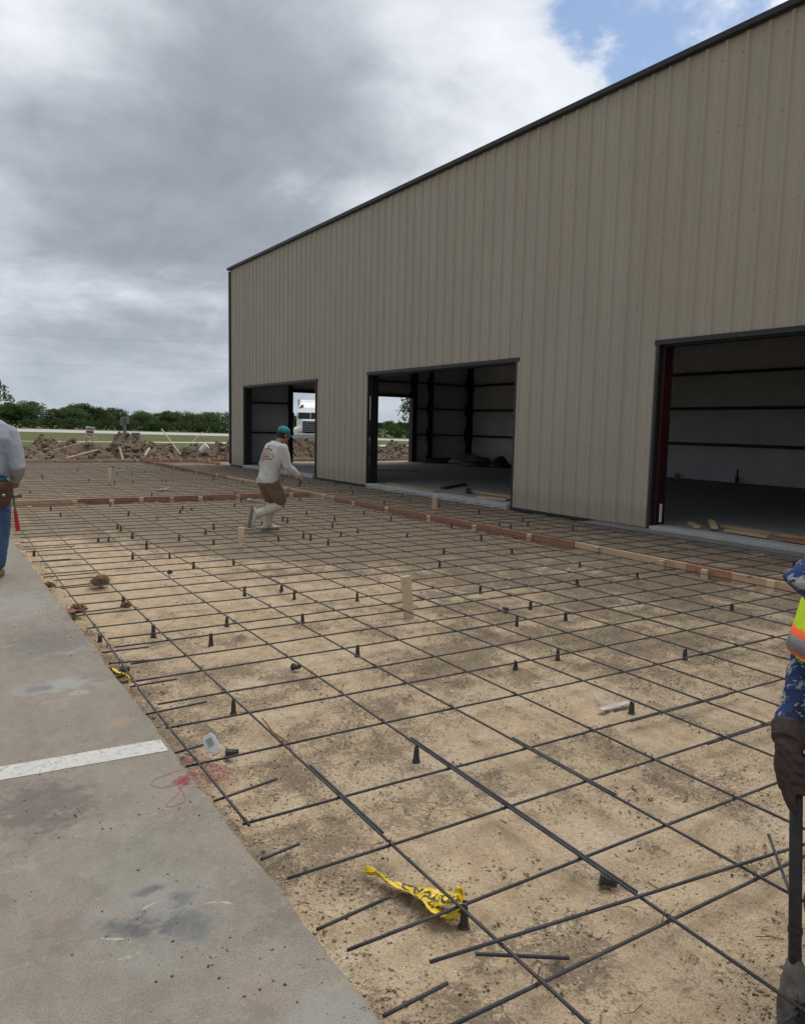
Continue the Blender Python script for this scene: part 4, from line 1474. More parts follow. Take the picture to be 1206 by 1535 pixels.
XL = [1.12, 1.43, 1.99, 2.43, 2.90, 3.42, 3.79, 4.14, 4.60, 5.05, 5.50, 5.95, 6.40, 6.85, 7.25]
YC = [-1.15, -0.72, -0.28, 0.15, 0.58, 1.02, 1.45, 1.87, 2.29, 2.73, 3.31, 3.80, 4.19, 4.60, 4.96, 5.40, 5.63, 5.99, 6.42, 6.83, 7.20, 7.56] + [7.56 + 0.385 * i for i in range(1, 21)]
bars = []
for x in XL:
    y0 = 2.66 if x == 1.12 else -1.3 + random.uniform(-0.1, 0.1)
    dx = {1.12: (-0.10, 0.12), 1.43: (-0.04, 0.14), 1.99: (-0.07, 0.22)}.get(x, (-0.05, 0.12))
    bars.append(((x + dx[0], y0), (x + dx[1], 15.5), ZB + 0.016, BR))
for i, y in enumerate(YC):
    x0 = 1.0 + random.uniform(0.0, 0.10)
    if y in (3.31,):
        x0 = 0.97
    x1 = 7.42 - random.uniform(0.02, 0.3)
    bars.append(((x0, y + random.uniform(-0.01, 0.01)), (x1, y + random.uniform(-0.02, 0.02)), ZB, BR))
# laps, dowels out of the slab's edge and stray bars
extra = [((1.18, 1.655), (2.80, 1.455), ZB + 0.034, BR), ((1.365, 1.683), (1.60, 1.525), ZB - 0.025, BR), ((2.672, 1.564), (2.36, 1.28), ZB + 0.046, BR)]
for (a_, b_) in (((0.976, 2.952), (1.282, 3.007)), ((0.985, 2.457), (1.149, 2.485)), ((0.985, 1.993), (1.269, 2.021)), ((0.985, 1.588), (1.205, 1.601)), ((1.0, 4.53), (1.275, 4.533)),
                 ((0.97, 4.042), (1.312, 4.072)), ((0.97, 3.495), (1.116, 3.518)), ((0.99, 6.53), (1.40, 6.56)), ((0.985, 5.061), (1.32, 4.99)), ((1.02, 7.62), (1.45, 7.645)), ((0.99, 5.30), (1.30, 5.29)),
                 ((1.0, 8.2), (1.5, 8.22)), ((1.0, 9.1), (1.4, 9.13)), ((1.0, 10.1), (1.6, 10.1))):
    extra.append((a_, b_, ZB - 0.004, BR))
mat1 = make_mat('rebar_mat', 'open grid of dark steel bars over tan dirt next to the old paving', (1.0, 0.5, 0), bars, extra)
LONGP = [np.array([q[:] for q in pts]) for pts in PATHS[:len(XL)]]
CROSSP = [np.array([q[:] for q in pts]) for pts in PATHS[len(XL):len(XL) + len(YC)]]


def long_at(i, y):
    P = LONGP[i]
    return float(np.interp(y, P[:, 1], P[:, 0])), float(np.interp(y, P[:, 1], P[:, 2]))


def cross_at(j, x):
    P = CROSSP[j]
    return float(np.interp(x, P[:, 0], P[:, 1])), float(np.interp(x, P[:, 0], P[:, 2]))


# lapped bars lie against the bar they continue
for i, y0, y1 in ((1, 2.36, 3.02), (2, 1.60, 3.05), (3, 2.12, 2.80), (9, 4.0, 4.8), (6, 5.2, 6.0), (4, 6.4, 7.2), (8, 8.0, 8.8)):
    pts = []
    for y in np.linspace(y0, y1, 8):
        x, z = long_at(i, y)
        pts.append(Vector((x + BR * 2.1 + 0.004 * (y - y0), y, z)) - Vector((1.0, 0.5, 0)))
    MB().tube(pts, BR, 8).build('bar', M['rebar'], mat1, smooth=True)
for j, x0, x1 in ((9, 3.2, 4.05), (8, 3.3, 3.95), (13, 3.28, 3.92), (10, 4.6, 5.4), (16, 4.3, 5.0), (20, 3.0, 3.8)):
    pts = []
    for x in np.linspace(x0, x1, 8):
        y, z = cross_at(j, x)
        pts.append(Vector((x, y - BR * 2.1, z)) - Vector((1.0, 0.5, 0)))
    MB().tube(pts, BR, 8).build('bar', M['rebar'], mat1, smooth=True)
bars = []
for i in range(15):
    x = 1.1 + i * 0.445
    bars.append(((x, 15.75), (x + 0.05, 30.95), ZB + 0.016, BR))
for i in range(37):
    y = 15.95 + i * 0.405
    bars.append(((0.98 + random.uniform(0, 0.1), y), (7.4, y + random.uniform(-0.03, 0.03)), ZB, BR))
make_mat('rebar_mat', 'grid of dark steel bars beyond the cross form boards, up to the spoil heaps', (1.0, 15.8, 0), bars, [])
bars = []
for i in range(5):
    x = 7.75 + i * 0.42
    bars.append(((x, -1.4), (x, 28.0), ZB + 0.016, BR))
for i in range(72):
    y = -1.2 + i * 0.405
    bars.append(((7.57, y + random.uniform(-0.03, 0.03)), (9.45 + random.uniform(-0.1, 0.12) + (0.4 if y > 9.6 else 0), y + random.uniform(-0.03, 0.03)), ZB, BR))
for i in range(6):
    y = 28.5 + i * 0.42
    bars.append(((7.57, y), (9.65, y), ZB, BR))
make_mat('rebar_mat', 'narrow strip of dark steel bars between the form boards and the building wall', (7.6, 2.0, 0), bars, [])

# tie wires at the crossings near the camera
mb = MB()
for i in range(len(XL)):
    for j in range(len(YC)):
        if YC[j] > 6.5 or YC[j] < 0.8 or XL[i] > 6.0 or random.random() < 0.15 or (i == 0 and YC[j] < 2.7):
            continue
        y = YC[j]
        x, zt = long_at(i, y)
        y, zb = cross_at(j, x)
        x, zt = long_at(i, y)
        c = Vector((x, y, (zt + zb) / 2))
        for sg_ in ((1, -1) if random.random() < 0.5 else (1,)):
            d_ = Vector((0.0095, sg_ * 0.0095, 0))
            mb.tube([c - d_ * 1.25 + Vector((0, 0, -0.012)), c - d_ + Vector((0, 0, 0.012)), c + Vector((0, 0, 0.0165)), c + d_ + Vector((0, 0, 0.012)), c + d_ * 1.25 + Vector((0, 0, -0.012))], 0.0015, 4)
        d_ = Vector((random.uniform(-1, 1), random.uniform(-1, 1), random.uniform(-0.2, 0.8))).normalized() * random.uniform(0.012, 0.028)
        mb.tube([c + Vector((0, 0, 0.012)), c + Vector((0, 0, 0.014)) + d_], 0.0015, 4)
mb.v = [tuple(Vector(q) - Vector((1.0, 0.5, 0))) for q in mb.v]
mb.build('tie_wires', M['wire'], mat1)['kind'] = 'stuff'


# plastic rebar chairs
def chair_mesh(kind=0):
    root = empty('rebar_chair', (0, 0, 0))
    mb = MB()
    mb.tube([(0, 0, -0.004), (0, 0, 0.0), (0, 0, 0.006), (0, 0, 0.008)], [0.029, 0.032, 0.032, 0.029], 14)
    mb.build('base_disc', M['chair'], root)
    mb = MB()
    mb.tube([(0, 0, 0.008), (0, 0, 0.05)], [0.0225, 0.0165], 10)
    for k_ in range(4):
        an = math.pi / 4 + k_ * math.pi / 2
        d_ = Vector((math.cos(an), math.sin(an), 0))
        s_ = Vector((-d_.y, d_.x, 0)) * 0.0022
        mb.add([d_ * 0.028 + s_ + Vector((0, 0, 0.007)), d_ * 0.028 - s_ + Vector((0, 0, 0.007)), d_ * 0.021 - s_ + Vector((0, 0, 0.052)), d_ * 0.021 + s_ + Vector((0, 0, 0.052)), s_ + Vector((0, 0, 0.007)), -s_ + Vector((0, 0, 0.007)), -s_ + Vector((0, 0, 0.052)), s_ + Vector((0, 0, 0.052))],
               [(0, 1, 2, 3), (0, 3, 7, 4), (1, 5, 6, 2), (3, 2, 6, 7)])
    mb.build('cone', M['chair'], root)
    mb = MB()
    for s_ in (-1, 1):
        mb.box((s_ * 0.0145, 0, 0.058), (0.006, 0.026, 0.020), m=Matrix.Rotation(s_ * 0.12, 3, 'Y'))
    mb.box((0, 0, 0.050), (0.028, 0.020, 0.004))
    mb.build('cradle', M['chair'], root)
    return root


CH = [(1.47, 4.01), (1.46, 5.82), (1.77, 5.19), (2.05, 5.8), (2.02, 2.97), (1.455, 1.88), (2.58, 4.57), (2.62, 5.66), (3.42, 6.16), (2.92, 6.44), (2.99, 6.75), (2.58, 6.75), (4.2, 4.72), (3.82, 3.87), (3.34, 3.83), (4.63, 4.64), (4.7, 5.09), (4.57, 5.83), (5.77, 5.52),
      (3.38, 2.87), (4.59, 3.42), (6.26, 4.29), (6.69, 5.61), (6.59, 6.32), (1.03, 5.77), (2.02, 9.22), (2.47, 9.01), (2.55, 8.4), (3.29, 9.81), (3.01, 8.27), (1.11, 9.85), (1.5, 6.9), (2.1, 10.6), (5.1, 7.2), (5.7, 7.9), (6.5, 7.6), (4.6, 9.2), (5.2, 9.9), (6.1, 9.3), (6.9, 8.7)]
rr_ = random.Random(21)
for i in range(34):
    CH.append((rr_.choice(XL[1:]) + rr_.uniform(-0.03, 0.03), rr_.uniform(9.6, 15.2)))
for i in range(34):
    CH.append((1.1 + 0.445 * rr_.randrange(15) + rr_.uniform(-0.05, 0.05), rr_.uniform(16.0, 27.5)))
for i in range(30):
    CH.append((7.75 + 0.42 * rr_.randrange(5) + rr_.uniform(-0.05, 0.05), rr_.uniform(3.2, 24)))
ch0 = chair_mesh()
for i, (x, y) in enumerate(CH):
    if x < 7.3 and y < 15.4:
        k = min(range(len(XL)), key=lambda q: abs(long_at(q, y)[0] - x))
        j = min(range(len(YC)), key=lambda q: abs(cross_at(q, x)[0] - y))
        if abs(long_at(k, y)[0] - x) < abs(cross_at(j, x)[0] - y):
            x = long_at(k, y)[0]
        else:
            y = cross_at(j, x)[0]
    z = float(dirt_height(x, y)) + 0.001
    o = ch0 if i == 0 else copy_tree(ch0, (x, y, z))
    o.location = (x, y, z)
    o.rotation_euler = (0, 0, random.uniform(0, 1.57))
    o.scale = (0.64, 0.64, max(0.6, (ZB - z) / 0.060))
    tag(o, 'black plastic rebar chair standing upright under the steel bars', 'rebar chair', 'upright rebar chairs')
for (x, y, rx, rz, lab) in ((2.06, 4.57, 1.45, 0.5, 'black rebar chair lying on its side between two plastic chairs and open dirt'), (2.03, 1.80, 1.75, 0.75, 'tipped black rebar chair lying on tan dirt under a single bar'), (1.20, 3.43, 1.5, 1.1, 'black rebar chair on its side next to the white line reel'),
                            (2.20, 8.05, 1.5, 0.1, 'black rebar chair fallen over beside a short steel offcut'), (4.35, 5.1, 1.4, 2.8, 'tipped black rebar chair among dark topsoil crumbs')):
    o = copy_tree(ch0, (x, y, float(dirt_height(x, y)) + 0.032), rz, lab, 'tipped rebar chairs')
    o.rotation_euler = (rx, 0, rz)
    o.scale = (0.8, 0.8, 0.85)

# ------------------------------------------------------------------ crumbs, pebbles, twigs
OCT_V = np.array([(1, 0, 0), (-1, 0, 0), (0, 1, 0), (0, -1, 0), (0, 0, 1), (0, 0, -1)], float)
OCT_F = [(4, 0, 2), (4, 2, 1), (4, 1, 3), (4, 3, 0), (5, 2, 0), (5, 1, 2), (5, 3, 1), (5, 0, 3)]


def scatter(name, n, region, size, mat_, label, seed, zf, weight=None, pw=1.9, small=True, flat=1.0):
    """n lumps strewn over region (x0, x1, y0, y1), thinned by weight; one mesh"""
    rs_ = np.random.default_rng(seed)
    N_ = n * 8
    x = rs_.uniform(region[0], region[1], N_)
    y = region[2] + (region[3] - region[2]) * rs_.random(N_) ** pw
    if weight is not None:
        keep = rs_.random(N_) < weight(x, y)
        x, y = x[keep], y[keep]
    x, y = x[:n], y[:n]
    n = len(x)
    r = size[0] * (size[1] / size[0]) ** (rs_.random(n) ** 2.4)
    bv, bf = (OCT_V, OCT_F) if small else (ICO_V, ICO_F)
    m_ = len(bv)
    V = bv[None] * (0.40 + 0.85 * rs_.random((n, m_, 1)))
    V = V * np.stack([np.ones(n), rs_.uniform(0.6, 1.0, n), rs_.uniform(0.45, 0.9, n) * flat], -1)[:, None, :] * r[:, None, None]
    an = rs_.uniform(0, 6.283, n)
    ca, sa = np.cos(an)[:, None], np.sin(an)[:, None]
    V = np.stack([V[..., 0] * ca - V[..., 1] * sa, V[..., 0] * sa + V[..., 1] * ca, V[..., 2]], -1)
    z = zf(x, y) + r * 0.2
    V = V + np.stack([x, y, z], -1)[:, None, :]
    F = (np.array(bf)[None] + (np.arange(n) * m_)[:, None, None]).reshape(-1, 3)
    me_ = bpy.data.meshes.new(name)
    V = V.reshape(-1, 3)
    me_.vertices.add(len(V))
    me_.vertices.foreach_set('co', V.ravel())
    me_.loops.add(F.size)
    me_.loops.foreach_set('vertex_index', F.ravel().astype(np.int32))
    me_.polygons.add(len(F))
    me_.polygons.foreach_set('loop_start', np.arange(0, F.size, 3, dtype=np.int32))
    me_.polygons.foreach_set('loop_total', np.full(len(F), 3, dtype=np.int32))
    me_.update(calc_edges=True)
    o = link_mesh(name, me_, mat_)
    return tag(o, label, 'debris', kind='stuff')


clus = lambda x, y: np.clip(2.6 * fbm(x * 2.4, y * 2.4, 4, 0.65, 91) + 0.22, 0.03, 1)
clus2 = lambda x, y: np.clip(3.0 * fbm(x * 3.4, y * 3.4, 4, 0.65, 191) - 0.35, 0.004, 1)
dk_w = lambda x, y: np.clip(2.6 * soil_amount(x, y) + 0.10 + 1.3 * fbm(x * 6, y * 6, 3, 0.6, 93), 0.015, 1)
dh = lambda x, y: dirt_height(x, y)
scatter('pebbles', 52000, (0.97, 6.8, 0.9, 7.0), (0.0014, 0.0075), M['pebble'], 'tan pebbles and dirt grains strewn under the steel bars', 1, dh, clus)
scatter('dirt_lumps', 20000, (0.97, 7.0, 0.9, 8.0), (0.002, 0.0105), M['lump'], 'brown dirt lumps lying in clusters under the steel bars', 8, dh, clus2, small=False)
scatter('topsoil_crumbs', 44000, (0.97, 7.3, 0.9, 9.0), (0.0014, 0.008), M['crumb'], 'dark topsoil crumbs strewn over the tan dirt', 2, dh, dk_w)
scatter('edge_rubble', 2600, (0.955, 1.15, 1.0, 9.0), (0.002, 0.012), M['lump'], 'lumps of dirt lying along the edge of the paving', 3, dh, small=False)
scatter('slab_crumbs', 3600, (-1.2, 0.93, 1.0, 9.0), (0.0011, 0.0065), M['crumb'], 'dark mud crumbs dropped on the old paving', 4, lambda x, y: SLAB_Z + 0 * x, lambda x, y: np.clip(0.22 + 2.2 * fbm(x * 3, y * 3, 3, 0.5, 95) + 0.25 * (y > 5), 0.08, 1), small=False)
scatter('edge_dirt', 2600, (0.55, 0.945, 1.0, 9.5), (0.001, 0.0055), M['lump'], 'loose dirt kicked up onto the paving edge', 9, lambda x, y: SLAB_Z + 0 * x, lambda x, y: np.clip(np.exp(-(0.95 - x) / 0.05) * 0.6 + 0.9 * np.clip(fbm(x * 4, y * 2.2, 3, 0.6, 97) - 0.28, 0, 1), 0, 1))
dh = lambda x, y: float(dirt_height(x, y))
mb = MB()
rs = np.random.default_rng(6)
for i in range(170):
    x, y = rs.uniform(1.0, 6.5), 0.9 + 6.0 * rs.random() ** 1.6
    an, L = rs.uniform(0, 6.28), rs.uniform(0.02, 0.10)
    z = dh(x, y) + 0.004
    p = Vector((x, y, z))
    q = p + Vector((math.cos(an) * L, math.sin(an) * L, rs.uniform(0, 0.006)))
    m_ = (p + q) / 2 + Vector((rs.normal() * L * 0.1, rs.normal() * L * 0.1, 0.004))
    mb.tube([p, m_, q], [0.0018, 0.0015, 0.0008], 4)
tag(mb.build('twigs', M['twig']), 'small dry twigs and roots lying in the dirt', 'debris', kind='stuff')
# stiffer reddish root by the second bar
mb = MB()
mb.tube([(1.50, 3.72, 0.05), (1.49, 3.55, 0.035), (1.50, 3.38, 0.04), (1.47, 3.22, 0.01)], [0.004, 0.006, 0.005, 0.002], 5)
tag(mb.build('root', M['straw']), 'thin reddish root lying beside the long bar near the line reel', 'root')


def dry_clump(x, y, z, r, label, seed, n=420):
    root = empty('dry_root_clump', (x, y, z), label, 'dry clump')
    rs_ = np.random.default_rng(seed)
    core = MB()
    core.ell((0, 0, r * 0.45), (r * 0.72, r * 0.55, r * 0.45), 12)
    v = np.array(core.v)
    v *= (0.85 + 0.3 * rs_.random((len(v), 1)))
    core.v = [tuple(q) for q in v]
    core.build('core', M['straw'], root)
    mb = MB()
    for _ in range(n):
        d_ = rs_.normal(size=3)
        d_ /= np.linalg.norm(d_)
        d_[2] = abs(d_[2])
        p0 = d_ * r * 0.5 * np.array([1.1, 0.9, 0.7]) + np.array([0, 0, r * 0.3])
        p1 = p0 + (d_ * 0.6 + rs_.normal(size=3) * 0.7) * r * 0.20
        p2 = p1 + rs_.normal(size=3) * r * 0.16
        s_ = rs_.normal(size=3)
        s_ = s_ / np.linalg.norm(s_) * 0.0025
        k_ = len(mb.v)
        mb.v.extend([tuple(p0 - s_), tuple(p0 + s_), tuple(p1 + s_), tuple(p2), tuple(p1 - s_)])
        mb.f.extend([(k_, k_ + 1, k_ + 2, k_ + 4), (k_ + 4, k_ + 2, k_ + 3)])
    mb.build('roots', M['straw'], root)['kind'] = 'stuff'


dry_clump(1.45, 7.75, 0.01, 0.115, 'largest fuzzy brown clump of dry roots caught under the long bars', 31)
dry_clump(1.08, 6.75, 0.0, 0.085, 'brown root clump at the paving edge beside a flat muddy rag', 32)
dry_clump(0.99, 7.72, 0.04, 0.062, 'small brown root clump against the paving edge, away from any rag', 33, 260)
dry_clump(1.47, 6.76, 0.0, 0.060, 'small brown root clump lying alone on open dirt inside the mesh', 34, 260)
mb = MB()
nx_, ny_ = 14, 8
for i in range(nx_):
    for j in range(ny_):
        x, y = (i / (nx_ - 1) - 0.5) * 0.20, (j / (ny_ - 1) - 0.5) * 0.11
        mb.v.append((x, y, 0.02 + 0.05 * float(fbm(x * 14, y * 14, 3, 0.5, 96)) + 0.02))
for i in range(nx_ - 1):
    for j in range(ny_ - 1):
        a_ = i * ny_ + j
        mb.f.append((a_, a_ + ny_, a_ + ny_ + 1, a_ + 1))
o = mb.build('muddy_rag', M['straw'], loc=(1.02, 6.58, 0.02), smooth=True)
o.rotation_euler = (0, 0, 0.5)
so = o.modifiers.new('thickness', 'SOLIDIFY')
so.thickness = 0.006
tag(o, 'flat brown muddy rag draped at the paving edge', 'rag')


# ------------------------------------------------------------------ caution tape
def ribbon_surface(path, widths, rolls, crumple, seed):
    """returns f(u, v): point on a crumpled ribbon; u along 0..1, v across -1..1"""
    P = np.array(path)
    T = np.linspace(0, 1, len(P))

    def f(u, v):
        q = Vector([float(np.interp(u, T, P[:, k_])) for k_ in range(3)])
        q1 = Vector([float(np.interp(min(1, u + 0.03), T, P[:, k_])) for k_ in range(3)])
        q0 = Vector([float(np.interp(max(0, u - 0.03), T, P[:, k_])) for k_ in range(3)])
        t = (q1 - q0).normalized()
        sd = t.cross(Vector((0, 0, 1)))
        sd = sd.normalized() if sd.length > 1e-3 else Vector((1, 0, 0))
        nr = sd.cross(t)
        ro = float(np.interp(u, T, rolls))
        w = float(np.interp(u, T, widths))
        a1 = sd * math.cos(ro) + nr * math.sin(ro)
        a2 = nr * math.cos(ro) - sd * math.sin(ro)
        cr_ = crumple * (float(fbm(u * 16 + seed, v * 2.6, 3, 0.55, 97)) + 0.55 * math.cos(v * 3.9 + u * 17))
        return q + a1 * (w * v) + a2 * cr_, a2
    return f


def ribbon(name, f, nu, nv, mat_, parent):
    mb = MB()
    for i in range(nu + 1):
        for j in range(nv + 1):
            p, _ = f(i / nu, j / nv * 2 - 1)
            mb.v.append((p.x, p.y, max(p.z, 0.003)))
    for i in range(nu):
        for j in range(nv):
            a_ = i * (nv + 1) + j
            mb.f.append((a_, a_ + nv + 1, a_ + nv + 2, a_ + 1))
    o = mb.build(name, mat_, parent, smooth=True)
    s_ = o.modifiers.new('thickness', 'SOLIDIFY')
    s_.thickness = 0.0008
    return o


def text_on(f, text, u0, u1, vh, parent, lift=0.0022):
    cu = bpy.data.curves.new('lettering', 'FONT')
    cu.body = text
    cu.resolution_u = 2
    cu.offset = 0.022
    o = bpy.data.objects.new('lettering_src', cu)
    COL.objects.link(o)
    dg = bpy.context.evaluated_depsgraph_get()
    me_ = bpy.data.meshes.new_from_object(o.evaluated_get(dg))
    bpy.data.objects.remove(o)
    bpy.data.curves.remove(cu)
    bm = bmesh.new()
    bm.from_mesh(me_)
    bmesh.ops.triangulate(bm, faces=bm.faces[:])
    bmesh.ops.subdivide_edges(bm, edges=[e_ for e_ in bm.edges if e_.calc_length() > 0.12], cuts=2)
    xs_ = [v.co.x for v in bm.verts]
    ysx = [v.co.y for v in bm.verts]
    for v in bm.verts:
        u = u0 + (u1 - u0) * (v.co.x - min(xs_)) / (max(xs_) - min(xs_))
        w = ((v.co.y - min(ysx)) / (max(ysx) - min(ysx)) * 2 - 1) * vh
        p, nr = f(u, w)
        v.co = Vector((p.x, p.y, max(p.z, 0.003))) + nr * lift
    bm.to_mesh(me_)
    bm.free()
    link_mesh('lettering', me_, M['tape_ink'], parent)


tp = empty('caution_tape', (0, 0, 0), 'crumpled yellow caution tape with dark lettering looped at a rebar chair', 'tape')
f1 = ribbon_surface([(1.315, 2.275, 0.018), (1.335, 2.215, 0.014), (1.358, 2.13, 0.018), (1.395, 2.05, 0.022), (1.43, 1.985, 0.026), (1.462, 1.935, 0.036), (1.472, 1.905, 0.050)],
                    [0.014, 0.016, 0.026, 0.036, 0.044, 0.042, 0.026], [-0.5, 0.7, 0.45, 0.10, -0.10, 0.10, 0.4], 0.010, 3.0)
ribbon('ribbon', f1, 90, 12, M['yellow'], tp)
text_on(f1, 'CAUTION', 0.38, 0.90, 0.55, tp)
text_on(f1, 'TION', 0.10, 0.30, 0.6, tp)
f2 = ribbon_surface([(1.40, 2.03, 0.022), (1.385, 1.97, 0.028), (1.388, 1.915, 0.030), (1.405, 1.875, 0.022), (1.432, 1.865, 0.034), (1.465, 1.885, 0.050), (1.485, 1.915, 0.060), (1.475, 1.94, 0.062)],
                    [0.028, 0.036, 0.038, 0.028, 0.018, 0.015, 0.016, 0.020], [0.3, 0.5, 0.55, 0.8, 1.2, 1.4, 1.1, 0.5], 0.009, 8.0)
ribbon('ribbon', f2, 80, 10, M['yellow'], tp)
text_on(f2, 'CAU', 0.05, 0.25, 0.55, tp)
tp2 = empty('caution_tape', (1.0, 4.83, 0.0), 'small knotted scrap of yellow tape at the paving edge', 'tape')
f3 = ribbon_surface([(-0.07, 0.05, 0.09), (-0.03, 0.02, 0.075), (0.0, -0.02, 0.06), (0.04, -0.05, 0.05), (0.05, -0.09, 0.03)], [0.014, 0.024, 0.020, 0.028, 0.012], [0.3, 1.0, 0.2, 0.9, 0.4], 0.012, 5.0)
ribbon('ribbon', f3, 40, 8, M['yellow'], tp2)
MB().bbox((0.03, 0.07, 0.05), (0.10, 0.05, 0.035), m=Matrix.Rotation(0.5, 3, 'Z'), b=0.004).build('block', M['chair'], tp2)

# pink string tangle and its reel
st = empty('pink_string', (0.86, 3.07, SLAB_Z), 'tangled pink mason string spilling from the paving onto the dirt', 'string')


def smooth_path(pts, n=60):
    P = np.array(pts)
    T = np.linspace(0, 1, len(P))
    tt = np.linspace(0, 1, n)
    out = []
    for t in tt:
        # Catmull-Rom
        s_ = t * (len(P) - 1)
        i = min(int(s_), len(P) - 2)
        f_ = s_ - i
        p0, p1, p2, p3 = P[max(i - 1, 0)], P[i], P[i + 1], P[min(i + 2, len(P) - 1)]
        out.append(Vector(0.5 * ((2 * p1) + (-p0 + p2) * f_ + (2 * p0 - 5 * p1 + 4 * p2 - p3) * f_ ** 2 + (-p0 + 3 * p1 - 3 * p2 + p3) * f_ ** 3)))
    return out


def string_part(pts, r=0.0010):
    O = Vector((0.86, 3.07, SLAB_Z))
    MB().tube([q - O for q in smooth_path(pts, 12 * len(pts))], r, 4).build('strand', M['pink'], st)


Zs = SLAB_Z + 0.002
string_part([(0.926, 3.213, Zs), (0.86, 3.20, Zs), (0.79, 3.17, Zs), (0.772, 3.13, Zs), (0.80, 3.085, Zs), (0.85, 3.08, Zs), (0.90, 3.12, Zs), (0.945, 3.15, Zs), (1.00, 3.19, 0.03)])
string_part([(0.94, 3.14, Zs), (0.88, 3.06, Zs), (0.835, 2.99, Zs), (0.775, 2.93, Zs), (0.80, 2.905, Zs), (0.85, 2.93, Zs), (0.865, 3.0, Zs), (0.87, 3.08, Zs), (0.92, 3.15, Zs)])
string_part([(0.82, 3.09, Zs + 0.002), (0.89, 3.10, Zs + 0.004), (0.93, 3.15, Zs), (0.90, 3.08, Zs), (0.86, 3.04, Zs + 0.003), (0.90, 3.13, Zs)])
string_part([(0.89, 3.03, Zs), (0.93, 3.02, Zs), (0.985, 3.02, 0.05), (1.05, 3.0, 0.02)])
rs = np.random.default_rng(14)
for q in range(5):
    pts = [(rs.uniform(0.97, 1.14), 3.22 + rs.uniform(-0.12, 0.24), 0.03 + rs.uniform(0, 0.035)) for _ in range(9)]
    string_part(pts, 0.0009)
for q in range(3):
    pts = [(0.90 + rs.normal() * 0.025, 3.11 + rs.normal() * 0.03, Zs + rs.uniform(0.001, 0.008)) for _ in range(9)]
    string_part(pts, 0.0009)
rl = empty('line_reel', (1.155, 3.52, 0.055), 'small white and grey line reel propped on the bars', 'reel', rotz=0.35)
rl.rotation_euler = (-0.35, -0.45, -0.25)
rl.scale = (0.85, 0.85, 0.85)
bm = bmesh.new()
prof = [(-0.028, -0.06), (0.028, -0.06), (0.036, -0.045), (0.036, 0.03), (0.024, 0.058), (-0.024, 0.058), (-0.036, 0.03), (-0.036, -0.045)]
mb = MB()
mb.add([(a_, -0.014, b_) for a_, b_ in prof] + [(a_, 0.014, b_) for a_, b_ in prof], [tuple(range(8)), tuple(reversed(range(8, 16)))] + [(i, 8 + i, 8 + (i + 1) % 8, (i + 1) % 8) for i in range(8)])
mb.build('case', M['white_plastic'], rl)
MB().bbox((0, -0.016, 0.012), (0.034, 0.006, 0.048), b=0.002).build('window', M['teal_plastic'], rl)
MB().tube([(0, 0.014, 0.02), (0, 0.026, 0.02)], 0.024, 14).build('spool', M['teal_plastic'], rl)

# white film scraps
def scrap(x, y, z, sx, sy, label, seed):
    mb = MB()
    n1, n2 = 12, 8
    for i in range(n1):
        for j in range(n2):
            u, v = i / (n1 - 1) - 0.5, j / (n2 - 1) - 0.5
            wv = 1 - 0.45 * float(fbm(u * 5, seed, 2, 0.5, 98))
            mb.v.append((u * sx, v * sy * wv, 0.012 + 0.022 * max(sx, sy) * 3 * (float(fbm(u * 3 + seed, v * 3, 3, 0.55, 99)) + 0.35)))
    for i in range(n1 - 1):
        for j in range(n2 - 1):
            a_ = i * n2 + j
            mb.f.append((a_, a_ + n2, a_ + n2 + 1, a_ + 1))
    o = mb.build('plastic_scrap', M['film'], loc=(x, y, z), smooth=True)
    o.rotation_euler = (0, 0, seed * 1.3)
    o.modifiers.new('thickness', 'SOLIDIFY').thickness = 0.001
    return tag(o, label, 'scrap')


scrap(3.40, 2.98, 0.0, 0.24, 0.05, 'torn white film lying by a rebar chair under the bars', 0.0)
scrap(5.49, 25.7, 0.0, 0.30, 0.22, 'white plastic scrap in the mesh at the foot of the spoil heaps', 2.0)
scrap(4.87, 18.2, 0.02, 0.36, 0.16, 'white plastic scrap lying just beyond the cross form boards', 3.0)
scrap(5.85, 15.1, 0.02, 0.30, 0.20, "white plastic scrap at the walking worker's raised boot", 4.0)

# lumber and clutter inside the doorways
stick('lumber_board', (10.42, 17.1, 0.125), (10.20, 14.6, 0.125), 0.14, 0.05, M['oldwood'], 'dirty plank lying along the sill of the middle doorway', 'board')
stick('lumber_board', (10.95, 15.4, 0.13), (12.3, 16.3, 0.13), 0.14, 0.05, M['bag'], 'black plank lying skewed on the floor inside the middle doorway', 'board')
stick('lumber_board', (11.05, 14.4, 0.13), (11.18, 11.9, 0.13), 0.20, 0.05, M['oldwood'], 'brown plank lying against the right jamb of the middle doorway', 'board')
stick('lumber_board', (10.75, 14.1, 0.13), (11.2, 14.7, 0.14), 0.12, 0.06, M['bag'], 'short black block at the end of the brown plank', 'board')
stick('lumber_board', (10.36, 13.2, 0.12), (10.62, 12.5, 0.12), 0.26, 0.03, M['pine'], 'small raw pine panel on the sill of the middle doorway', 'board')
stick('lumber_board', (13.3, 22.9, 0.13), (14.4, 21.8, 0.13), 0.12, 0.05, M['sheet'], 'grey board lying far inside on the floor', 'board')
stick('lumber_board', (10.75, 8.05, 0.135), (10.40, 7.65, 0.135), 0.10, 0.05, M['pine'], 'short raw block beside the red jamb', 'board')
stick('lumber_board', (11.1, 7.9, 0.175), (10.42, 7.35, 0.16), 0.10, 0.04, M['pine'], 'raw board laid skewed across the long dirty plank', 'board')
stick('lumber_board', (10.98, 7.6, 0.13), (10.68, 4.6, 0.13), 0.14, 0.05, M['oldwood'], 'long dirty plank lying inside the doorway with the red jamb', 'board')
stick('lumber_board', (10.55, 6.25, 0.13), (10.46, 5.75, 0.13), 0.30, 0.03, M['redwood'], 'red stained panel lying on the sill of the doorway with the red jamb', 'board')
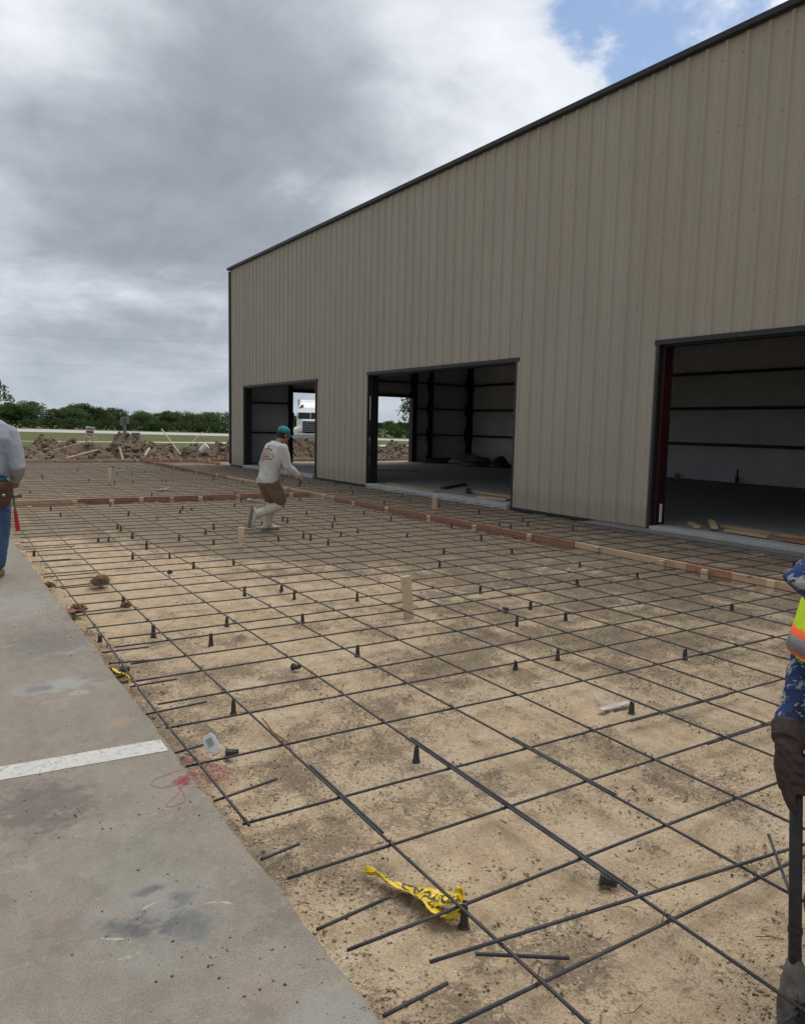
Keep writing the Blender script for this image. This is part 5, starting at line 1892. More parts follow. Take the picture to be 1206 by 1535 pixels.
stick('lumber_board', (10.50, 7.2, 0.135), (10.42, 6.45, 0.135), 0.09, 0.04, M['pine'], 'raw board lying along the pale sill of the doorway with the red jamb', 'board')
stick('lumber_board', (10.95, 6.2, 0.15), (10.9, 4.4, 0.18), 0.12, 0.04, M['redwood'], 'red stained board stacked beside the long dirty plank', 'board')


def lump_thing(name, c, r, mat_, label, cat, seed):
    rs_ = np.random.default_rng(seed)
    mb = MB()
    mb.ell((0, 0, 0), (1, 1, 1), 20)
    V = np.array(mb.v)
    n = np.array([float(fbm(a_ * 1.9 + seed, b_ * 1.9 + c_ * 1.3, 4, 0.6, 120)) for a_, b_, c_ in V])
    V = V * (1 + 0.55 * n[:, None]) * np.array(r)
    V[:, 2] = np.maximum(V[:, 2], 0) + 0.0
    mb.v = [tuple(q) for q in V]
    o = mb.build(name, mat_, loc=c, smooth=True)
    return tag(o, label, cat)


lump_thing('tarp_bundle', (19.3, 23.3, 0.10), (0.42, 0.42, 0.36), M['bag'], 'black tarp bundle on the floor near the back wall', 'bundle', 1)
lump_thing('tarp_bundle', (19.0, 24.2, 0.10), (0.5, 0.8, 0.22), M['bag'], 'low black tarp spread beside the rounded bundle', 'bundle', 2)
lump_thing('poly_sheet', (19.9, 26.0, 0.10), (0.8, 1.0, 0.42), M['sheet'], 'heap of grey plastic sheeting in the far corner', 'sheeting', 3)
lump_thing('tarp_bundle', (18.9, 27.0, 0.10), (0.8, 0.5, 0.22), M['bag'], 'flat black tarp at the foot of the end wall columns', 'bundle', 4)


# ------------------------------------------------------------------ people
def remeshed(name, mb, voxel, smooth=4, fold=0.0, fscale=9.0, seed=0, mat_=None, parent=None, zmin=None):
    me_ = mb.mesh(name)
    o = bpy.data.objects.new('tmp', me_)
    COL.objects.link(o)
    rm = o.modifiers.new('r', 'REMESH')
    rm.mode = 'VOXEL'
    rm.voxel_size = voxel
    sm = o.modifiers.new('s', 'SMOOTH')
    sm.factor = 0.5
    sm.iterations = smooth
    dg = bpy.context.evaluated_depsgraph_get()
    out = bpy.data.meshes.new_from_object(o.evaluated_get(dg))
    bpy.data.objects.remove(o)
    n = len(out.vertices)
    if fold and n:
        co = np.empty(n * 3)
        out.vertices.foreach_get('co', co)
        co = co.reshape(-1, 3)
        no = np.empty(n * 3)
        out.vertex_normals.foreach_get('vector', no)
        no = no.reshape(-1, 3)
        a_ = fbm(co[:, 0] * fscale + co[:, 2] * fscale * 0.55 + seed, co[:, 2] * fscale * 0.8 - co[:, 1] * fscale, 3, 0.55, 130)
        rd = 1 - np.abs(a_) * 2.6
        co = co + no * (fold * np.clip(rd, -1, 1))[:, None]
        out.vertices.foreach_set('co', co.ravel())
    out.update()
    return link_mesh(name, out, mat_, parent, smooth=True)


V3 = Vector


def head_blobs(mb, c, up, fwd, s=1.0):
    up = up.normalized()
    fwd = (fwd - up * fwd.dot(up)).normalized()
    sd = fwd.cross(up)
    m = Matrix((sd, fwd, up)).transposed()
    mb.ell(c + up * 0.02 * s - fwd * 0.01 * s, (0.074 * s, 0.092 * s, 0.102 * s), 16, m)          # skull
    mb.ell(c + fwd * 0.032 * s - up * 0.055 * s, (0.054 * s, 0.058 * s, 0.062 * s), 12, m)       # jaw
    mb.ell(c + fwd * 0.095 * s - up * 0.022 * s, (0.014 * s, 0.022 * s, 0.026 * s), 8, m)        # nose
    mb.ell(c + fwd * 0.078 * s + up * 0.016 * s, (0.048 * s, 0.016 * s, 0.012 * s), 8, m)        # brow
    mb.ell(c + fwd * 0.082 * s - up * 0.070 * s, (0.022 * s, 0.012 * s, 0.012 * s), 8, m)        # lips
    mb.ell(c + fwd * 0.072 * s - up * 0.103 * s, (0.024 * s, 0.018 * s, 0.016 * s), 8, m)        # chin
    for q in (-1, 1):
        mb.ell(c + sd * q * 0.076 * s - up * 0.012 * s - fwd * 0.008 * s, (0.010 * s, 0.020 * s, 0.034 * s), 8, m)


def hand_blobs(mb, wrist, d, nrm, side, curl=0.6, s=1.0, fr=0.0088):
    """d: along the hand, nrm: out of the palm, side: towards the thumb"""
    d, nrm = d.normalized(), nrm.normalized()
    side = side.normalized()
    mb.tube([wrist, wrist + d * 0.04 * s, wrist + d * 0.085 * s], [(0.026 * s, 0.018 * s), (0.038 * s, 0.016 * s), (0.041 * s, 0.014 * s)], 10, side=side, round_cap=True)
    for k_, (off, ln) in enumerate(((0.030, 0.072), (0.010, 0.080), (-0.011, 0.074), (-0.031, 0.058))):
        p = wrist + d * 0.085 * s + side * off * s
        a1 = curl
        q1 = p + (d * math.cos(a1) + nrm * math.sin(a1)) * ln * 0.45 * s
        q2 = q1 + (d * math.cos(a1 * 2.0) + nrm * math.sin(a1 * 2.0)) * ln * 0.32 * s
        q3 = q2 + (d * math.cos(a1 * 2.7) + nrm * math.sin(a1 * 2.7)) * ln * 0.25 * s
        mb.tube([p - d * 0.02 * s, q1, q2, q3], [fr * s, fr * s * 0.95, fr * s * 0.88, fr * s * 0.72], 7, round_cap=True)
    p = wrist + d * 0.025 * s + side * 0.028 * s
    q1 = p + (side * 0.8 + d * 0.6).normalized() * 0.035 * s + nrm * 0.010 * s
    q2 = q1 + (d * 0.9 + side * 0.25 + nrm * 0.5).normalized() * 0.032 * s
    mb.tube([p, q1, q2], [fr * 1.2 * s, fr * 1.1 * s, fr * 0.85 * s], 7, round_cap=True)


def torso_tube(mb, pel, che, nck, side, grow=0.0, low=0.0, hipw=0.155, chw=0.185, dep=0.105):
    a_ = pel + (che - pel) * (-0.12 - low)
    mid = pel.lerp(che, 0.45)
    mb.tube([a_, pel, mid, che, che.lerp(nck, 0.55), che.lerp(nck, 0.86)],
            [(hipw * 0.94 + grow, dep * 1.02 + grow), (hipw + grow, dep * 1.05 + grow), (hipw * 0.98 + grow, dep * 0.98 + grow), (chw + grow, dep * 1.12 + grow), (chw * 0.86 + grow, dep * 0.95 + grow), (chw * 0.45 + grow, dep * 0.66 + grow)], 20, side=side)


def boot_blobs(mb, ankle, toe_dir, down, s=1.0, grow=0.0, shaft=None, shaft_r=0.06):
    td = toe_dir.normalized()
    dn = (down - td * down.dot(td)).normalized()
    sd = td.cross(dn)
    heel = ankle + dn * 0.055 * s - td * 0.055 * s
    pts = [heel, ankle + dn * 0.045 * s + td * 0.02 * s, ankle + dn * 0.055 * s + td * 0.10 * s, ankle + dn * 0.062 * s + td * 0.175 * s]
    mb.tube(pts, [(0.038 * s + grow, 0.036 * s + grow), (0.044 * s + grow, 0.046 * s + grow), (0.048 * s + grow, 0.036 * s + grow), (0.042 * s + grow, 0.026 * s + grow)], 12, side=sd, round_cap=True)
    if shaft is not None:
        mb.tube([ankle + dn * 0.03 * s, ankle.lerp(shaft, 0.35), shaft], [shaft_r * 0.88, shaft_r * 0.92, shaft_r], 14)


def sole_part(ankle, toe_dir, down, parent, s=1.0, mat_=None):
    td = toe_dir.normalized()
    dn = (down - td * down.dot(td)).normalized()
    sd = td.cross(dn)
    mb = MB()
    prof = []
    for (t, w) in ((-0.10, 0.022), (-0.075, 0.038), (0.0, 0.040), (0.09, 0.048), (0.16, 0.046), (0.205, 0.030), (0.22, 0.008)):
        prof.append((t, w))
    for lift in (0.086, 0.102):
        for (t, w) in prof:
            mb.v.append(tuple(ankle + dn * lift * s + td * t * s + sd * w * s))
        for (t, w) in reversed(prof):
            mb.v.append(tuple(ankle + dn * lift * s + td * t * s - sd * w * s))
    n = len(prof) * 2
    mb.f = [tuple(range(n)), tuple(range(2 * n - 1, n - 1, -1))] + [(i, i + n, (i + 1) % n + n, (i + 1) % n) for i in range(n)]
    return mb.build('sole', mat_ or M['sole'], parent)


# ---- walking worker
def walking_worker():
    base = V3((4.44, 10.86, 0.0))
    root = empty('person', base, 'person in teal cap, white shirt, brown shorts and white rubber boots striding', 'person')
    J = lambda s_, d_, z_: R2D * s_ + D2D * d_ + V3((0, 0, z_))
    fwd = V3((0.987, 0.155, 0)).normalized()
    lft = V3((-fwd.y, fwd.x, 0))
    pel, che, nck = J(0.03, 0.0, 0.80), J(0.10, 0.06, 1.14), J(0.175, 0.12, 1.36)
    hc = J(0.235, 0.17, 1.455)
    sh_r, sh_l = che.lerp(nck, 0.52) - lft * 0.185, che.lerp(nck, 0.52) + lft * 0.185
    el_r, wr_r = J(0.335, -0.08, 0.985), J(0.475, 0.02, 0.845)
    el_l, wr_l = J(-0.10, 0.26, 0.99), J(0.02, 0.46, 0.93)
    hip_r, hip_l = pel - lft * 0.09 + V3((0, 0, -0.05)), pel + lft * 0.09 + V3((0, 0, -0.05))
    kn_r, an_r = J(0.235, 0.03, 0.40), J(-0.10, -0.19, 0.265)
    kn_l, an_l = J(0.06, 0.16, 0.42), J(0.00, 0.08, 0.088)
    toe_r = (V3((-0.1, -0.05, -1)) - fwd * 0.12).normalized()
    dn_r = (an_r - kn_r).normalized()
    body = MB()
    head_blobs(body, hc, V3((0, 0, 1)) + fwd * 0.35, fwd)
    body.tube([nck - (nck - che) * 0.35, nck, hc - V3((0, 0, 0.05))], [0.062, 0.056, 0.056], 10)
    torso_tube(body, pel, che, nck, lft, -0.02)
    for a_, b_, c_, dd, nn in ((sh_r, el_r, wr_r, (wr_r - el_r), V3((0, 0, -1)) + lft * 0.3), (sh_l, el_l, wr_l, (wr_l - el_l), V3((0, 0, -1)))):
        body.tube([a_, a_.lerp(b_, 0.5), b_, b_.lerp(c_, 0.35), c_], [0.050, 0.048, 0.040, 0.040, 0.027], 10, round_cap=True)
        dd = dd.normalized()
        nn = (nn - dd * nn.dot(dd)).normalized()
        hand_blobs(body, c_, dd, nn, dd.cross(nn), 0.75, 1.0)
    for a_, b_, c_ in ((hip_r, kn_r, an_r), (hip_l, kn_l, an_l)):
        body.tube([a_, a_.lerp(b_, 0.4), b_, b_.lerp(c_, 0.3), c_], [0.082, 0.078, 0.055, 0.056, 0.038], 12, round_cap=True)
    remeshed('body', body, 0.009, 3, mat_=M['skin'], parent=root)
    hair = MB()
    up = (V3((0, 0, 1)) + fwd * 0.35).normalized()
    f2 = (fwd - up * fwd.dot(up)).normalized()
    m = Matrix((f2.cross(up), f2, up)).transposed()
    hair.ell(hc + up * 0.005 - f2 * 0.022, (0.081, 0.090, 0.088), 14, m)
    remeshed('hair', hair, 0.012, 2, 0.003, 40, mat_=M['hair'], parent=root)
    cap = MB()
    cap.ell(hc + up * 0.058 - f2 * 0.012, (0.090, 0.108, 0.078), 16, m)
    cp = remeshed('cap', cap, 0.010, 2, mat_=M['cap'], parent=root)
    br = MB()
    nseg = 11
    for i in range(nseg):
        an = math.radians(-62 + 124 * i / (nseg - 1))
        for rr2, dz in ((0.095, 0.0), (0.175, -0.022)):
            br.v.append(tuple(hc + up * (0.030 + dz) + f2 * (rr2 * math.cos(an) * (1.0 if rr2 > 0.1 else 1.0)) + f2.cross(up) * (math.sin(an) * 0.088)))
    for i in range(nseg - 1):
        br.f.append((2 * i, 2 * i + 1, 2 * i + 3, 2 * i + 2))
    bo = br.build('brim', M['cap'], cp, smooth=True)
    bo.modifiers.new('thickness', 'SOLIDIFY').thickness = 0.006
    shirt = MB()
    torso_tube(shirt, pel, che, nck, lft, 0.028, low=0.02)
    hem = pel - (che - pel) * 0.10
    shirt.tube([hem - V3((0, 0, 0.03)), hem, pel], [(0.196, 0.150), (0.194, 0.148), (0.188, 0.142)], 20, side=lft)
    for a_, b_, c_ in ((sh_r, el_r, wr_r), (sh_l, el_l, wr_l)):
        shirt.tube([a_ + (a_ - b_).normalized() * 0.0, a_.lerp(b_, 0.4), b_, b_.lerp(c_, 0.4), b_.lerp(c_, 0.93)], [0.080, 0.076, 0.062, 0.062, 0.046], 12, round_cap=True)
    so_ = remeshed('shirt', shirt, 0.011, 4, 0.008, 6.0, 2.0, M['shirt_white'], root)
    # printed back: emblem, an arched dark line and rows of red lettering, laid on the cloth
    pr = MB()
    prd = MB()
    bc = che.lerp(nck, 0.10) - fwd * 0.5 + V3((0, 0, 0.02))
    upb = (nck - pel).normalized()

    def patch(mbx, x, z, w, h):
        nq = max(2, int(w / 0.012))
        k_ = len(mbx.v)
        for i in range(nq + 1):
            for zz__ in (z - h / 2, z + h / 2):
                mbx.v.append(tuple(bc - lft * (x + w * (i / nq - 0.5)) + upb * zz__))
        for i in range(nq):
            mbx.f.append((k_ + 2 * i, k_ + 2 * i + 1, k_ + 2 * i + 3, k_ + 2 * i + 2))
    pr_r = random.Random(4)
    for z, wid, h in ((0.025, 0.27, 0.026), (-0.012, 0.31, 0.028), (-0.052, 0.33, 0.030), (-0.092, 0.28, 0.026)):
        x = -wid / 2
        while x < wid / 2:
            w_ = pr_r.uniform(0.012, 0.03)
            if pr_r.random() < 0.8:
                patch(pr, x + w_ / 2, z + pr_r.uniform(-0.003, 0.003), w_ * 0.85, h * pr_r.uniform(0.6, 1.0))
            x += w_
    patch(pr, 0.0, 0.105, 0.05, 0.03)
    x = -0.10
    while x < 0.11:
        w_ = pr_r.uniform(0.012, 0.022)
        patch(prd, x, 0.055 + 0.02 * math.cos(x * 12) - 0.01, w_ * 0.8, 0.024)
        x += w_
    patch(pr, -0.06, -0.125, 0.09, 0.018)
    for nm, mbx, mt in (('shirt_print', pr, M['shirt_ink']), ('shirt_print', prd, M['shirt_ink_dark'])):
        # lay each vertex on the shirt surface by ray casting along the facing direction
        dgx = bpy.context.evaluated_depsgraph_get()
        newv = []
        for q in mbx.v:
            hit, loc, nor, idx = so_.ray_cast(V3(q), fwd)
            newv.append(tuple(loc + nor * 0.004) if hit else q)
        mbx.v = newv
        mbx.build(nm, mt, so_)
    sh = MB()
    torso_tube(sh, pel + V3((0, 0, -0.06)), pel + V3((0.0, 0, 0.0)), pel + V3((0.0, 0, 0.05)), lft, 0.0, low=0.8, hipw=0.165, chw=0.155, dep=0.122)
    sh.tube([hip_r, hip_r.lerp(kn_r, 0.45), hip_r.lerp(kn_r, 0.92)], [0.118, 0.112, 0.098], 14, round_cap=False)
    sh.tube([hip_l, hip_l.lerp(kn_l, 0.45), hip_l.lerp(kn_l, 0.90)], [0.116, 0.108, 0.092], 14, round_cap=False)
    remeshed('shorts', sh, 0.011, 3, 0.010, 7.0, 5.0, M['shorts'], root)
    for an_, kn_, td, dn in ((an_r, kn_r, toe_r, dn_r), (an_l, kn_l, fwd, V3((0, 0, -1)))):
        bt = MB()
        boot_blobs(bt, an_, td, dn, 1.0, 0.006, shaft=an_.lerp(kn_, 0.92), shaft_r=0.076)
        b_ = remeshed('boot', bt, 0.010, 3, 0.003, 14.0, 3.0, M['boot_white'], root)
        sole_part(an_, td, dn, b_)
    # pliers in the right hand, held: a thing of its own
    h_ = wr_r + (wr_r - el_r).normalized() * 0.07 + base
    pl = empty('pliers', h_, "black tying pliers in the walking worker's hand", 'pliers')
    MB().tube([(0.0, 0, 0.02), (-0.02, -0.01, -0.06), (-0.05, -0.02, -0.10)], [0.010, 0.012, 0.010], 7).build('handle', M['chair'], pl)
    MB().tube([(0.01, 0.01, 0.02), (0.0, 0.0, -0.06), (-0.02, -0.01, -0.11)], [0.010, 0.012, 0.010], 7).build('handle', M['chair'], pl)
    MB().ell((-0.04, -0.02, -0.115), (0.03, 0.014, 0.016), 8).build('jaw', M['steel'], pl)


walking_worker()


# ---- worker in the grey sweatshirt, seen from behind
def grey_worker():
    base = V3((0.555, 8.145, SLAB_Z))
    root = empty('person', base, 'person in grey sweatshirt, blue jeans and brown tool belt standing on the old paving', 'person')
    J = lambda s_, d_, z_: R2D * s_ + D2D * d_ + V3((0, 0, z_))
    fwd = (D2D * 0.95 - R2D * 0.3).normalized()
    lft = V3((-fwd.y, fwd.x, 0))
    pel, che, nck = J(-0.03, 0.0, 0.95), J(-0.03, 0.07, 1.29), J(-0.08, 0.16, 1.51)
    hc = J(-0.14, 0.27, 1.61)
    sh_r, sh_l = che.lerp(nck, 0.34) - lft * 0.185, che.lerp(nck, 0.34) + lft * 0.185
    el_r, wr_r = J(0.245, 0.05, 1.05), J(0.10, 0.30, 0.93)
    el_l, wr_l = J(-0.32, 0.10, 1.08), J(-0.22, 0.32, 0.98)
    hip_r, hip_l = pel - lft * 0.095 + V3((0, 0, -0.05)), pel + lft * 0.095 + V3((0, 0, -0.05))
    kn_r, an_r = J(0.07, 0.05, 0.50), J(0.045, -0.02, 0.10)
    kn_l, an_l = J(-0.12, 0.10, 0.50), J(-0.14, 0.06, 0.10)
    body = MB()
    head_blobs(body, hc, V3((0, 0, 1)) + fwd * 0.4, fwd)
    body.tube([nck - (nck - che) * 0.35, nck, hc - V3((0, 0, 0.05))], [0.062, 0.056, 0.056], 10)
    torso_tube(body, pel, che, nck, lft, -0.02)
    for a_, b_, c_ in ((sh_r, el_r, wr_r), (sh_l, el_l, wr_l)):
        body.tube([a_, a_.lerp(b_, 0.5), b_, b_.lerp(c_, 0.35), c_], [0.052, 0.050, 0.042, 0.042, 0.028], 10, round_cap=True)
        dd = (c_ - b_).normalized()
        nn = V3((0, 0, -1))
        nn = (nn - dd * nn.dot(dd)).normalized()
        hand_blobs(body, c_, dd, nn, dd.cross(nn), 0.7)
    for a_, b_, c_ in ((hip_r, kn_r, an_r), (hip_l, kn_l, an_l)):
        body.tube([a_, a_.lerp(b_, 0.4), b_, b_.lerp(c_, 0.3), c_], [0.085, 0.08, 0.058, 0.058, 0.04], 12, round_cap=True)
    remeshed('body', body, 0.009, 3, mat_=M['skin'], parent=root)
    hair = MB()
    up = (V3((0, 0, 1)) + fwd * 0.4).normalized()
    f2 = (fwd - up * fwd.dot(up)).normalized()
    hair.ell(hc + up * 0.022 - f2 * 0.022, (0.082, 0.094, 0.098), 14, Matrix((f2.cross(up), f2, up)).transposed())
    remeshed('hair', hair, 0.012, 2, 0.003, 40, mat_=M['hair'], parent=root)
    st_ = MB()
    torso_tube(st_, pel + V3((0, 0, 0.06)), che, nck, lft, 0.035, low=0.0, hipw=0.165, chw=0.195, dep=0.125)
    for a_, b_, c_ in ((sh_r, el_r, wr_r), (sh_l, el_l, wr_l)):
        st_.tube([a_, a_.lerp(b_, 0.4), b_, b_.lerp(c_, 0.4), b_.lerp(c_, 0.95)], [0.086, 0.086, 0.074, 0.066, 0.048], 12, round_cap=True)
    remeshed('sweatshirt', st_, 0.011, 6, 0.0055, 7.5, 1.0, M['shirt_grey'], root)
    us = MB()
    us.tube([pel + V3((0, 0, -0.035)), pel + V3((0, 0, 0.10))], [(0.180, 0.140), (0.176, 0.136)], 20, side=lft)
    remeshed('undershirt', us, 0.010, 3, 0.004, 12, mat_=M['turq'], parent=root)
    je = MB()
    torso_tube(je, pel + V3((0, 0, -0.06)), pel + V3((0, 0, 0.06)), pel + V3((0, 0, 0.1)), lft, 0.012, low=0.2, hipw=0.165, chw=0.165, dep=0.125)
    for a_, b_, c_ in ((hip_r, kn_r, an_r), (hip_l, kn_l, an_l)):
        je.tube([a_, a_.lerp(b_, 0.45), b_, b_.lerp(c_, 0.5), b_.lerp(c_, 0.97)], [0.112, 0.102, 0.080, 0.078, 0.072], 14)
    remeshed('jeans', je, 0.011, 4, 0.007, 9.0, 4.0, M['jeans'], root)
    for an_ in (an_r, an_l):
        bt = MB()
        boot_blobs(bt, an_, fwd, V3((0, 0, -1)), 1.0, 0.006, shaft=an_ + V3((0, 0, 0.12)), shaft_r=0.058)
        b_ = remeshed('boot', bt, 0.010, 3, 0.002, 14.0, 3.0, M['work_boot'], root)
        sole_part(an_, fwd, V3((0, 0, -1)), b_)
    # tool belt is worn: belt and pouch move with the person
    belt = MB()
    belt.tube([pel + V3((0, 0, -0.065)), pel + V3((0, 0, -0.015))], [(0.192, 0.152), (0.190, 0.150)], 24, side=lft)
    bl = belt.build('tool_belt', M['leather'], root, smooth=False)
    pc = MB()
    pcn = pel - lft * 0.15 - fwd * 0.09 + V3((0, 0, -0.13))
    pc.tube([pcn + V3((0, 0, -0.12)), pcn + V3((0, 0, -0.06)), pcn + V3((0, 0, 0.06)), pcn + V3((0, 0, 0.10))], [(0.070, 0.035), (0.090, 0.052), (0.100, 0.062), (0.096, 0.058)], 14, side=(lft * -0.5 + fwd * 0.8))
    remeshed('pouch', pc, 0.010, 3, 0.006, 14.0, 2.0, M['leather'], bl)
    MB().bbox(pcn - fwd * 0.064 + V3((0, 0, -0.01)) - lft * 0.01, (0.05, 0.012, 0.022), m=Matrix.Rotation(0.5, 3, 'Y'), b=0.003).build('buckle', M['chrome'], bl)
    # hanging hammer, a thing of its own
    hp = pel - lft * 0.235 - fwd * 0.05 + V3((0, 0, -0.17)) + base
    hm = empty('hammer', hp, 'red-handled steel hammer hanging from the tool belt', 'hammer', rotz=math.atan2(fwd.y, fwd.x))
    ax = R2D * 0.11 + V3((0, 0, -1))
    rot = Matrix.Rotation(-math.atan2(fwd.y, fwd.x), 3, 'Z')
    ax = (rot @ ax).normalized()
    sdv = rot @ R2D
    MB().tube([ax * -0.09, ax * 0.14], [(0.013, 0.010), (0.011, 0.009)], 8).build('shaft', M['steel'], hm)
    MB().tube([ax * 0.13, ax * 0.16, ax * 0.30, ax * 0.325], [0.013, 0.017, 0.020, 0.018], 10).build('grip', M['red_grip'], hm)
    hd = MB().tube([sdv * -0.075, sdv * -0.03, sdv * 0.02, sdv * 0.085 + ax * -0.012], [(0.018, 0.018), (0.015, 0.015), (0.014, 0.013), (0.018, 0.005)], 8)
    hd.build('head', M['steel'], hm)


grey_worker()


# ---- worker in the safety vest at the pole
def vest_worker():
    base = V3((2.40, 1.03, 0.0))
    root = empty('person', base, 'person in yellow safety vest and blue camouflage sleeves gripping a black pole', 'person')
    W = lambda x, y, z: V3((x, y, z)) - base
    fwd = -R2D
    lft = V3((-fwd.y, fwd.x, 0))                 # points towards the camera
    pel, che, nck = W(2.245, 1.090, 0.95), W(2.275, 1.075, 1.22), W(2.30, 1.05, 1.47)
    hc = W(2.335, 1.03, 1.61)
    shA, elA, wrA = nck - lft * 0.19 + V3((0, 0, -0.08)), W(2.435, 1.285, 1.08), W(2.062, 1.168, 0.765)    # arm holding the pole
    shB, elB, wrB = nck + lft * 0.17 + fwd * 0.03 + V3((0, 0, -0.05)), W(1.915, 1.072, 1.235), W(2.17, 0.98, 1.08)       # near arm, elbow out
    hipA, hipB = pel - lft * 0.09 + R2D * 0.06 + V3((0, 0, -0.05)), pel + lft * 0.09 + R2D * 0.06 + V3((0, 0, -0.05))
    knA, anA = hipA + R2D * 0.05 + V3((0, 0, -0.42)), hipA + R2D * 0.16 + V3((0, 0, -0.80))
    knB, anB = hipB + R2D * 0.05 + V3((0, 0, -0.42)), hipB + R2D * 0.16 + V3((0, 0, -0.80))
    body = MB()
    head_blobs(body, hc, V3((0, 0, 1)) + fwd * 0.2, fwd)
    body.tube([nck - (nck - che) * 0.35, nck, hc - V3((0, 0, 0.05))], [0.062, 0.056, 0.056], 10)
    torso_tube(body, pel, che, nck, lft, -0.02)
    for a_, b_, c_ in ((shA, elA, wrA), (shB, elB, wrB)):
        body.tube([a_, a_.lerp(b_, 0.5), b_, b_.lerp(c_, 0.35), c_], [0.050, 0.048, 0.040, 0.038, 0.028], 10, round_cap=True)
    dB = (wrB - elB).normalized()
    nB = V3((0, 0, -1))
    nB = (nB - dB * nB.dot(dB)).normalized()
    hand_blobs(body, wrB, dB, nB, dB.cross(nB), 0.8)
    for a_, b_, c_ in ((hipA, knA, anA), (hipB, knB, anB)):
        body.tube([a_, a_.lerp(b_, 0.4), b_, b_.lerp(c_, 0.3), c_], [0.085, 0.08, 0.058, 0.058, 0.04], 12, round_cap=True)
    remeshed('body', body, 0.009, 3, mat_=M['skin'], parent=root)
    hh = MB()
    up = (V3((0, 0, 1)) + fwd * 0.2).normalized()
    f2 = (fwd - up * fwd.dot(up)).normalized()
    m = Matrix((f2.cross(up), f2, up)).transposed()
    hh.ell(hc + up * 0.060, (0.105, 0.125, 0.085), 16, m)
    hh.ell(hc + up * 0.040 + f2 * 0.02, (0.125, 0.150, 0.014), 16, m)
    remeshed('hard_hat', hh, 0.010, 2, mat_=M['white_plastic'], parent=root)
    sv = MB()
    sv.tube([shA, shA.lerp(elA, 0.4), elA, elA.lerp(wrA, 0.45), elA.lerp(wrA, 0.93)], [0.080, 0.072, 0.062, 0.056, 0.045], 16, round_cap=True)
    sv.tube([shB, shB.lerp(elB, 0.4), elB, elB.lerp(wrB, 0.45), elB.lerp(wrB, 0.96)], [0.078, 0.072, 0.060, 0.056, 0.043], 16, round_cap=True)
    torso_tube(sv, pel, che, nck, lft, 0.004, low=0.05)
    remeshed('shirt', sv, 0.007, 4, 0.0085, 10.0, 2.5, M['camo'], root)
    # vest: hangs loose, hem curving up towards the back
    q0 = pel + V3((0, 0, 0.012))
    ax = (che - pel).normalized()
    vs = MB()
    vs.tube([q0, q0 + ax * 0.10, che, che.lerp(nck, 0.55), che.lerp(nck, 0.9)], [(0.205, 0.172), (0.205, 0.166), (0.215, 0.142), (0.195, 0.130), (0.11, 0.10)], 32, side=lft)
    ve = remeshed('vest', vs, 0.009, 4, 0.006, 9.0, 6.0, M['hivis'], root)
    for c0, w, mt, nm, g in ((0.045, 0.074, 'orange', 'orange_band', 0.007), (0.038, 0.040, 'reflect', 'reflective_band', 0.011)):
        q = q0 + ax * c0
        b_ = MB()
        b_.tube([q - ax * w / 2, q, q + ax * w / 2], [(0.205 + g, 0.172 + g), (0.205 + g, 0.170 + g), (0.205 + g, 0.167 + g)], 48, cap=False, side=lft)
        bo = b_.build(nm, M[mt], ve, smooth=True)
        bo.modifiers.new('thickness', 'SOLIDIFY').thickness = 0.003
    # upright orange stripe up the front of the vest
    tr = MB()
    torso_tube(tr, pel + R2D * 0.05 + V3((0, 0, -0.06)), pel + R2D * 0.05 + V3((0, 0, 0.0)), pel + R2D * 0.05 + V3((0, 0, 0.04)), lft, 0.0, low=0.3, hipw=0.15, chw=0.15, dep=0.11)
    for a_, b_, c_ in ((hipA, knA, anA), (hipB, knB, anB)):
        tr.tube([a_, a_.lerp(b_, 0.45), b_, b_.lerp(c_, 0.5), b_.lerp(c_, 0.97)], [0.108, 0.098, 0.080, 0.078, 0.072], 14)
    remeshed('trousers', tr, 0.011, 4, 0.007, 9.0, 4.0, M['jeans'], root)
    for an_ in (anA, anB):
        bt = MB()
        boot_blobs(bt, an_, fwd, V3((0, 0, -1)), 1.0, 0.006, shaft=an_ + V3((0, 0, 0.2)), shaft_r=0.07)
        b_ = remeshed('boot', bt, 0.010, 3, 0.002, 14.0, 3.0, M['tyre'], root)
        sole_part(an_, fwd, V3((0, 0, -1)), b_)
    # glove: cuff, palm and five fingers closed round the pole
    P0_, P1_ = W(1.992, 1.050, 0.0), W(2.056, 1.140, 0.72)
    pax = (P1_ - P0_) / 0.72
    pc = lambda z: P0_ + pax * z
    view = -D2D
    rt = R2D
    gl = MB()
    ax_f = (wrA - elA).normalized()
    gl.tube([wrA - ax_f * 0.030, wrA - ax_f * 0.010, wrA + ax_f * 0.02], [0.056, 0.050, 0.044], 16)
    gl.tube([wrA, pc(0.735) - rt * 0.026 + view * 0.006, pc(0.690) - rt * 0.034 + view * 0.006, pc(0.645) - rt * 0.032 + view * 0.004],
            [(0.038, 0.034), (0.036, 0.032), (0.030, 0.030), (0.020, 0.024)], 14, side=rt, round_cap=True)
    for k_, (z_, rr2) in enumerate(((0.722, 0.0130), (0.694, 0.0138), (0.666, 0.0134), (0.639, 0.0118))):
        pts = []
        for an in (172, 138, 100, 62, 20, -25, -70):
            a2 = math.radians(an)
            rad = 0.036 if an > 120 else 0.0325
            pts.append(pc(z_ + 0.006 - 0.010 * (172 - an) / 120) + rt * (math.cos(a2) * rad) + view * (math.sin(a2) * rad))
        gl.tube(pts, [rr2 * 1.1, rr2 * 1.15, rr2, rr2 * 1.06, rr2 * 0.96, rr2 * 0.9, rr2 * 0.78], 10, round_cap=True)
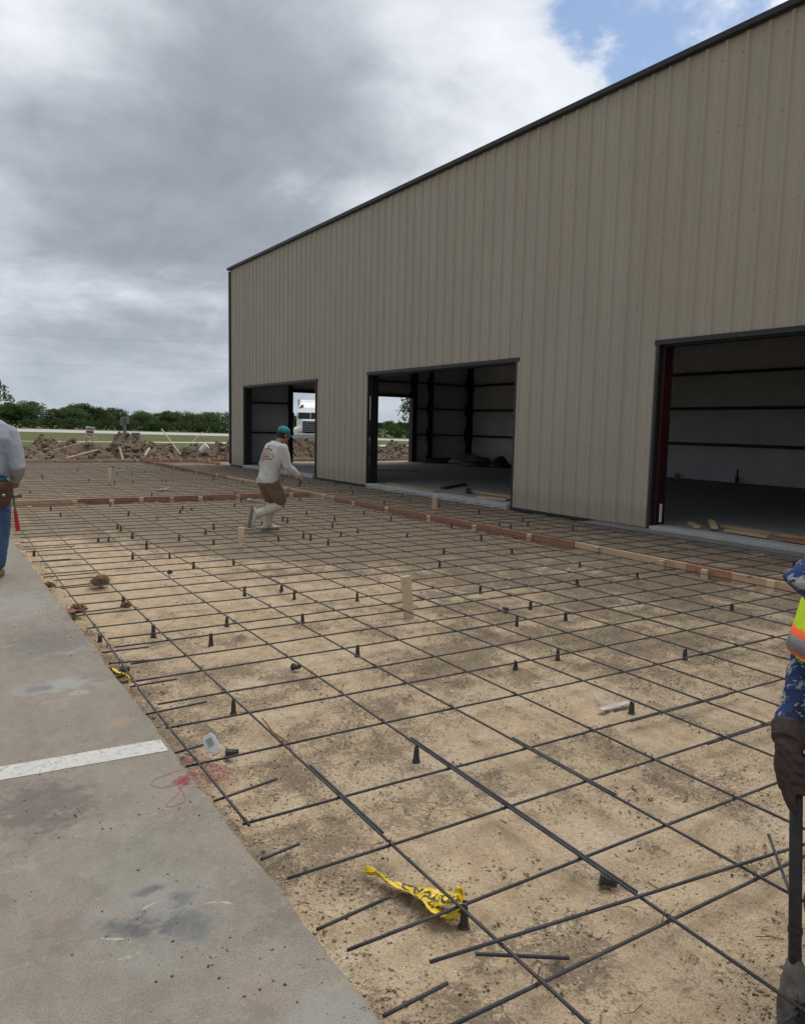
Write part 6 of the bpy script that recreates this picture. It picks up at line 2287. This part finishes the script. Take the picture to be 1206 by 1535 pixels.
    gl.tube([pc(0.690) - rt * 0.046 + view * 0.010, pc(0.650) - rt * 0.040 + view * 0.018, pc(0.612) - rt * 0.028 + view * 0.022, pc(0.588) - rt * 0.020 + view * 0.020], [0.017, 0.0165, 0.0150, 0.012], 10, round_cap=True)
    remeshed('glove', gl, 0.0036, 2, 0.0020, 46.0, 2.0, M['glove'], root)
    # the tool
    O = V3((1.992, 1.050, 0.0))
    tl = empty('tamping_pole', O, 'black steel pole set in a mud-caked grey steel shoe', 'tool')
    A = lambda z: pax * z
    MB().tube([A(0.10), A(0.20), A(0.78)], [0.0185, 0.0172, 0.0172], 20).build('pole', M['pole'], tl, smooth=True)
    MB().tube([A(0.235), A(0.240), A(0.250), A(0.255)], [0.0175, 0.0195, 0.0195, 0.0175], 20).build('weld_collar', M['pole'], tl, smooth=True)
    shoe = MB()
    shoe.tube([A(0.155), A(0.125), A(0.09), A(0.04), A(0.0)], [(0.022, 0.022), (0.032, 0.029), (0.040, 0.036), (0.044, 0.040), (0.041, 0.038)], 18, side=rt, round_cap=True)
    remeshed('shoe', shoe, 0.006, 2, 0.004, 26.0, 1.0, M['mud_steel'], tl)
    MB().tube([A(0.045) + rt * 0.012 + view * 0.035, A(0.045) + rt * 0.012 + view * 0.066], 0.034, 20).build('pin_boss', M['pole'], tl)
    MB().tube([A(0.10) + rt * 0.060 + D2D * 0.02, A(0.62) + rt * 0.056 + D2D * 0.02], 0.012, 12).build('side_rod', M['pole'], tl)
    MB().tube([A(0.43) + rt * 0.026 + view * 0.004, A(0.432) + rt * 0.090 + view * 0.03], 0.022, 18).build('rod_cap', M['mud_steel'], tl)
    MB().tube([A(0.30) + rt * 0.034 + view * 0.004, A(0.325) + rt * 0.040 + view * 0.006, A(0.365) + rt * 0.056], [0.010, 0.020, 0.022], 12, round_cap=True).build('side_grip', M['grip_wood'], tl, smooth=True)


vest_worker()

for o in sc.objects:
    if o.type == 'MESH' and o.parent is None and 'label' not in o and 'kind' not in o:
        print('UNLABELLED', o.name)
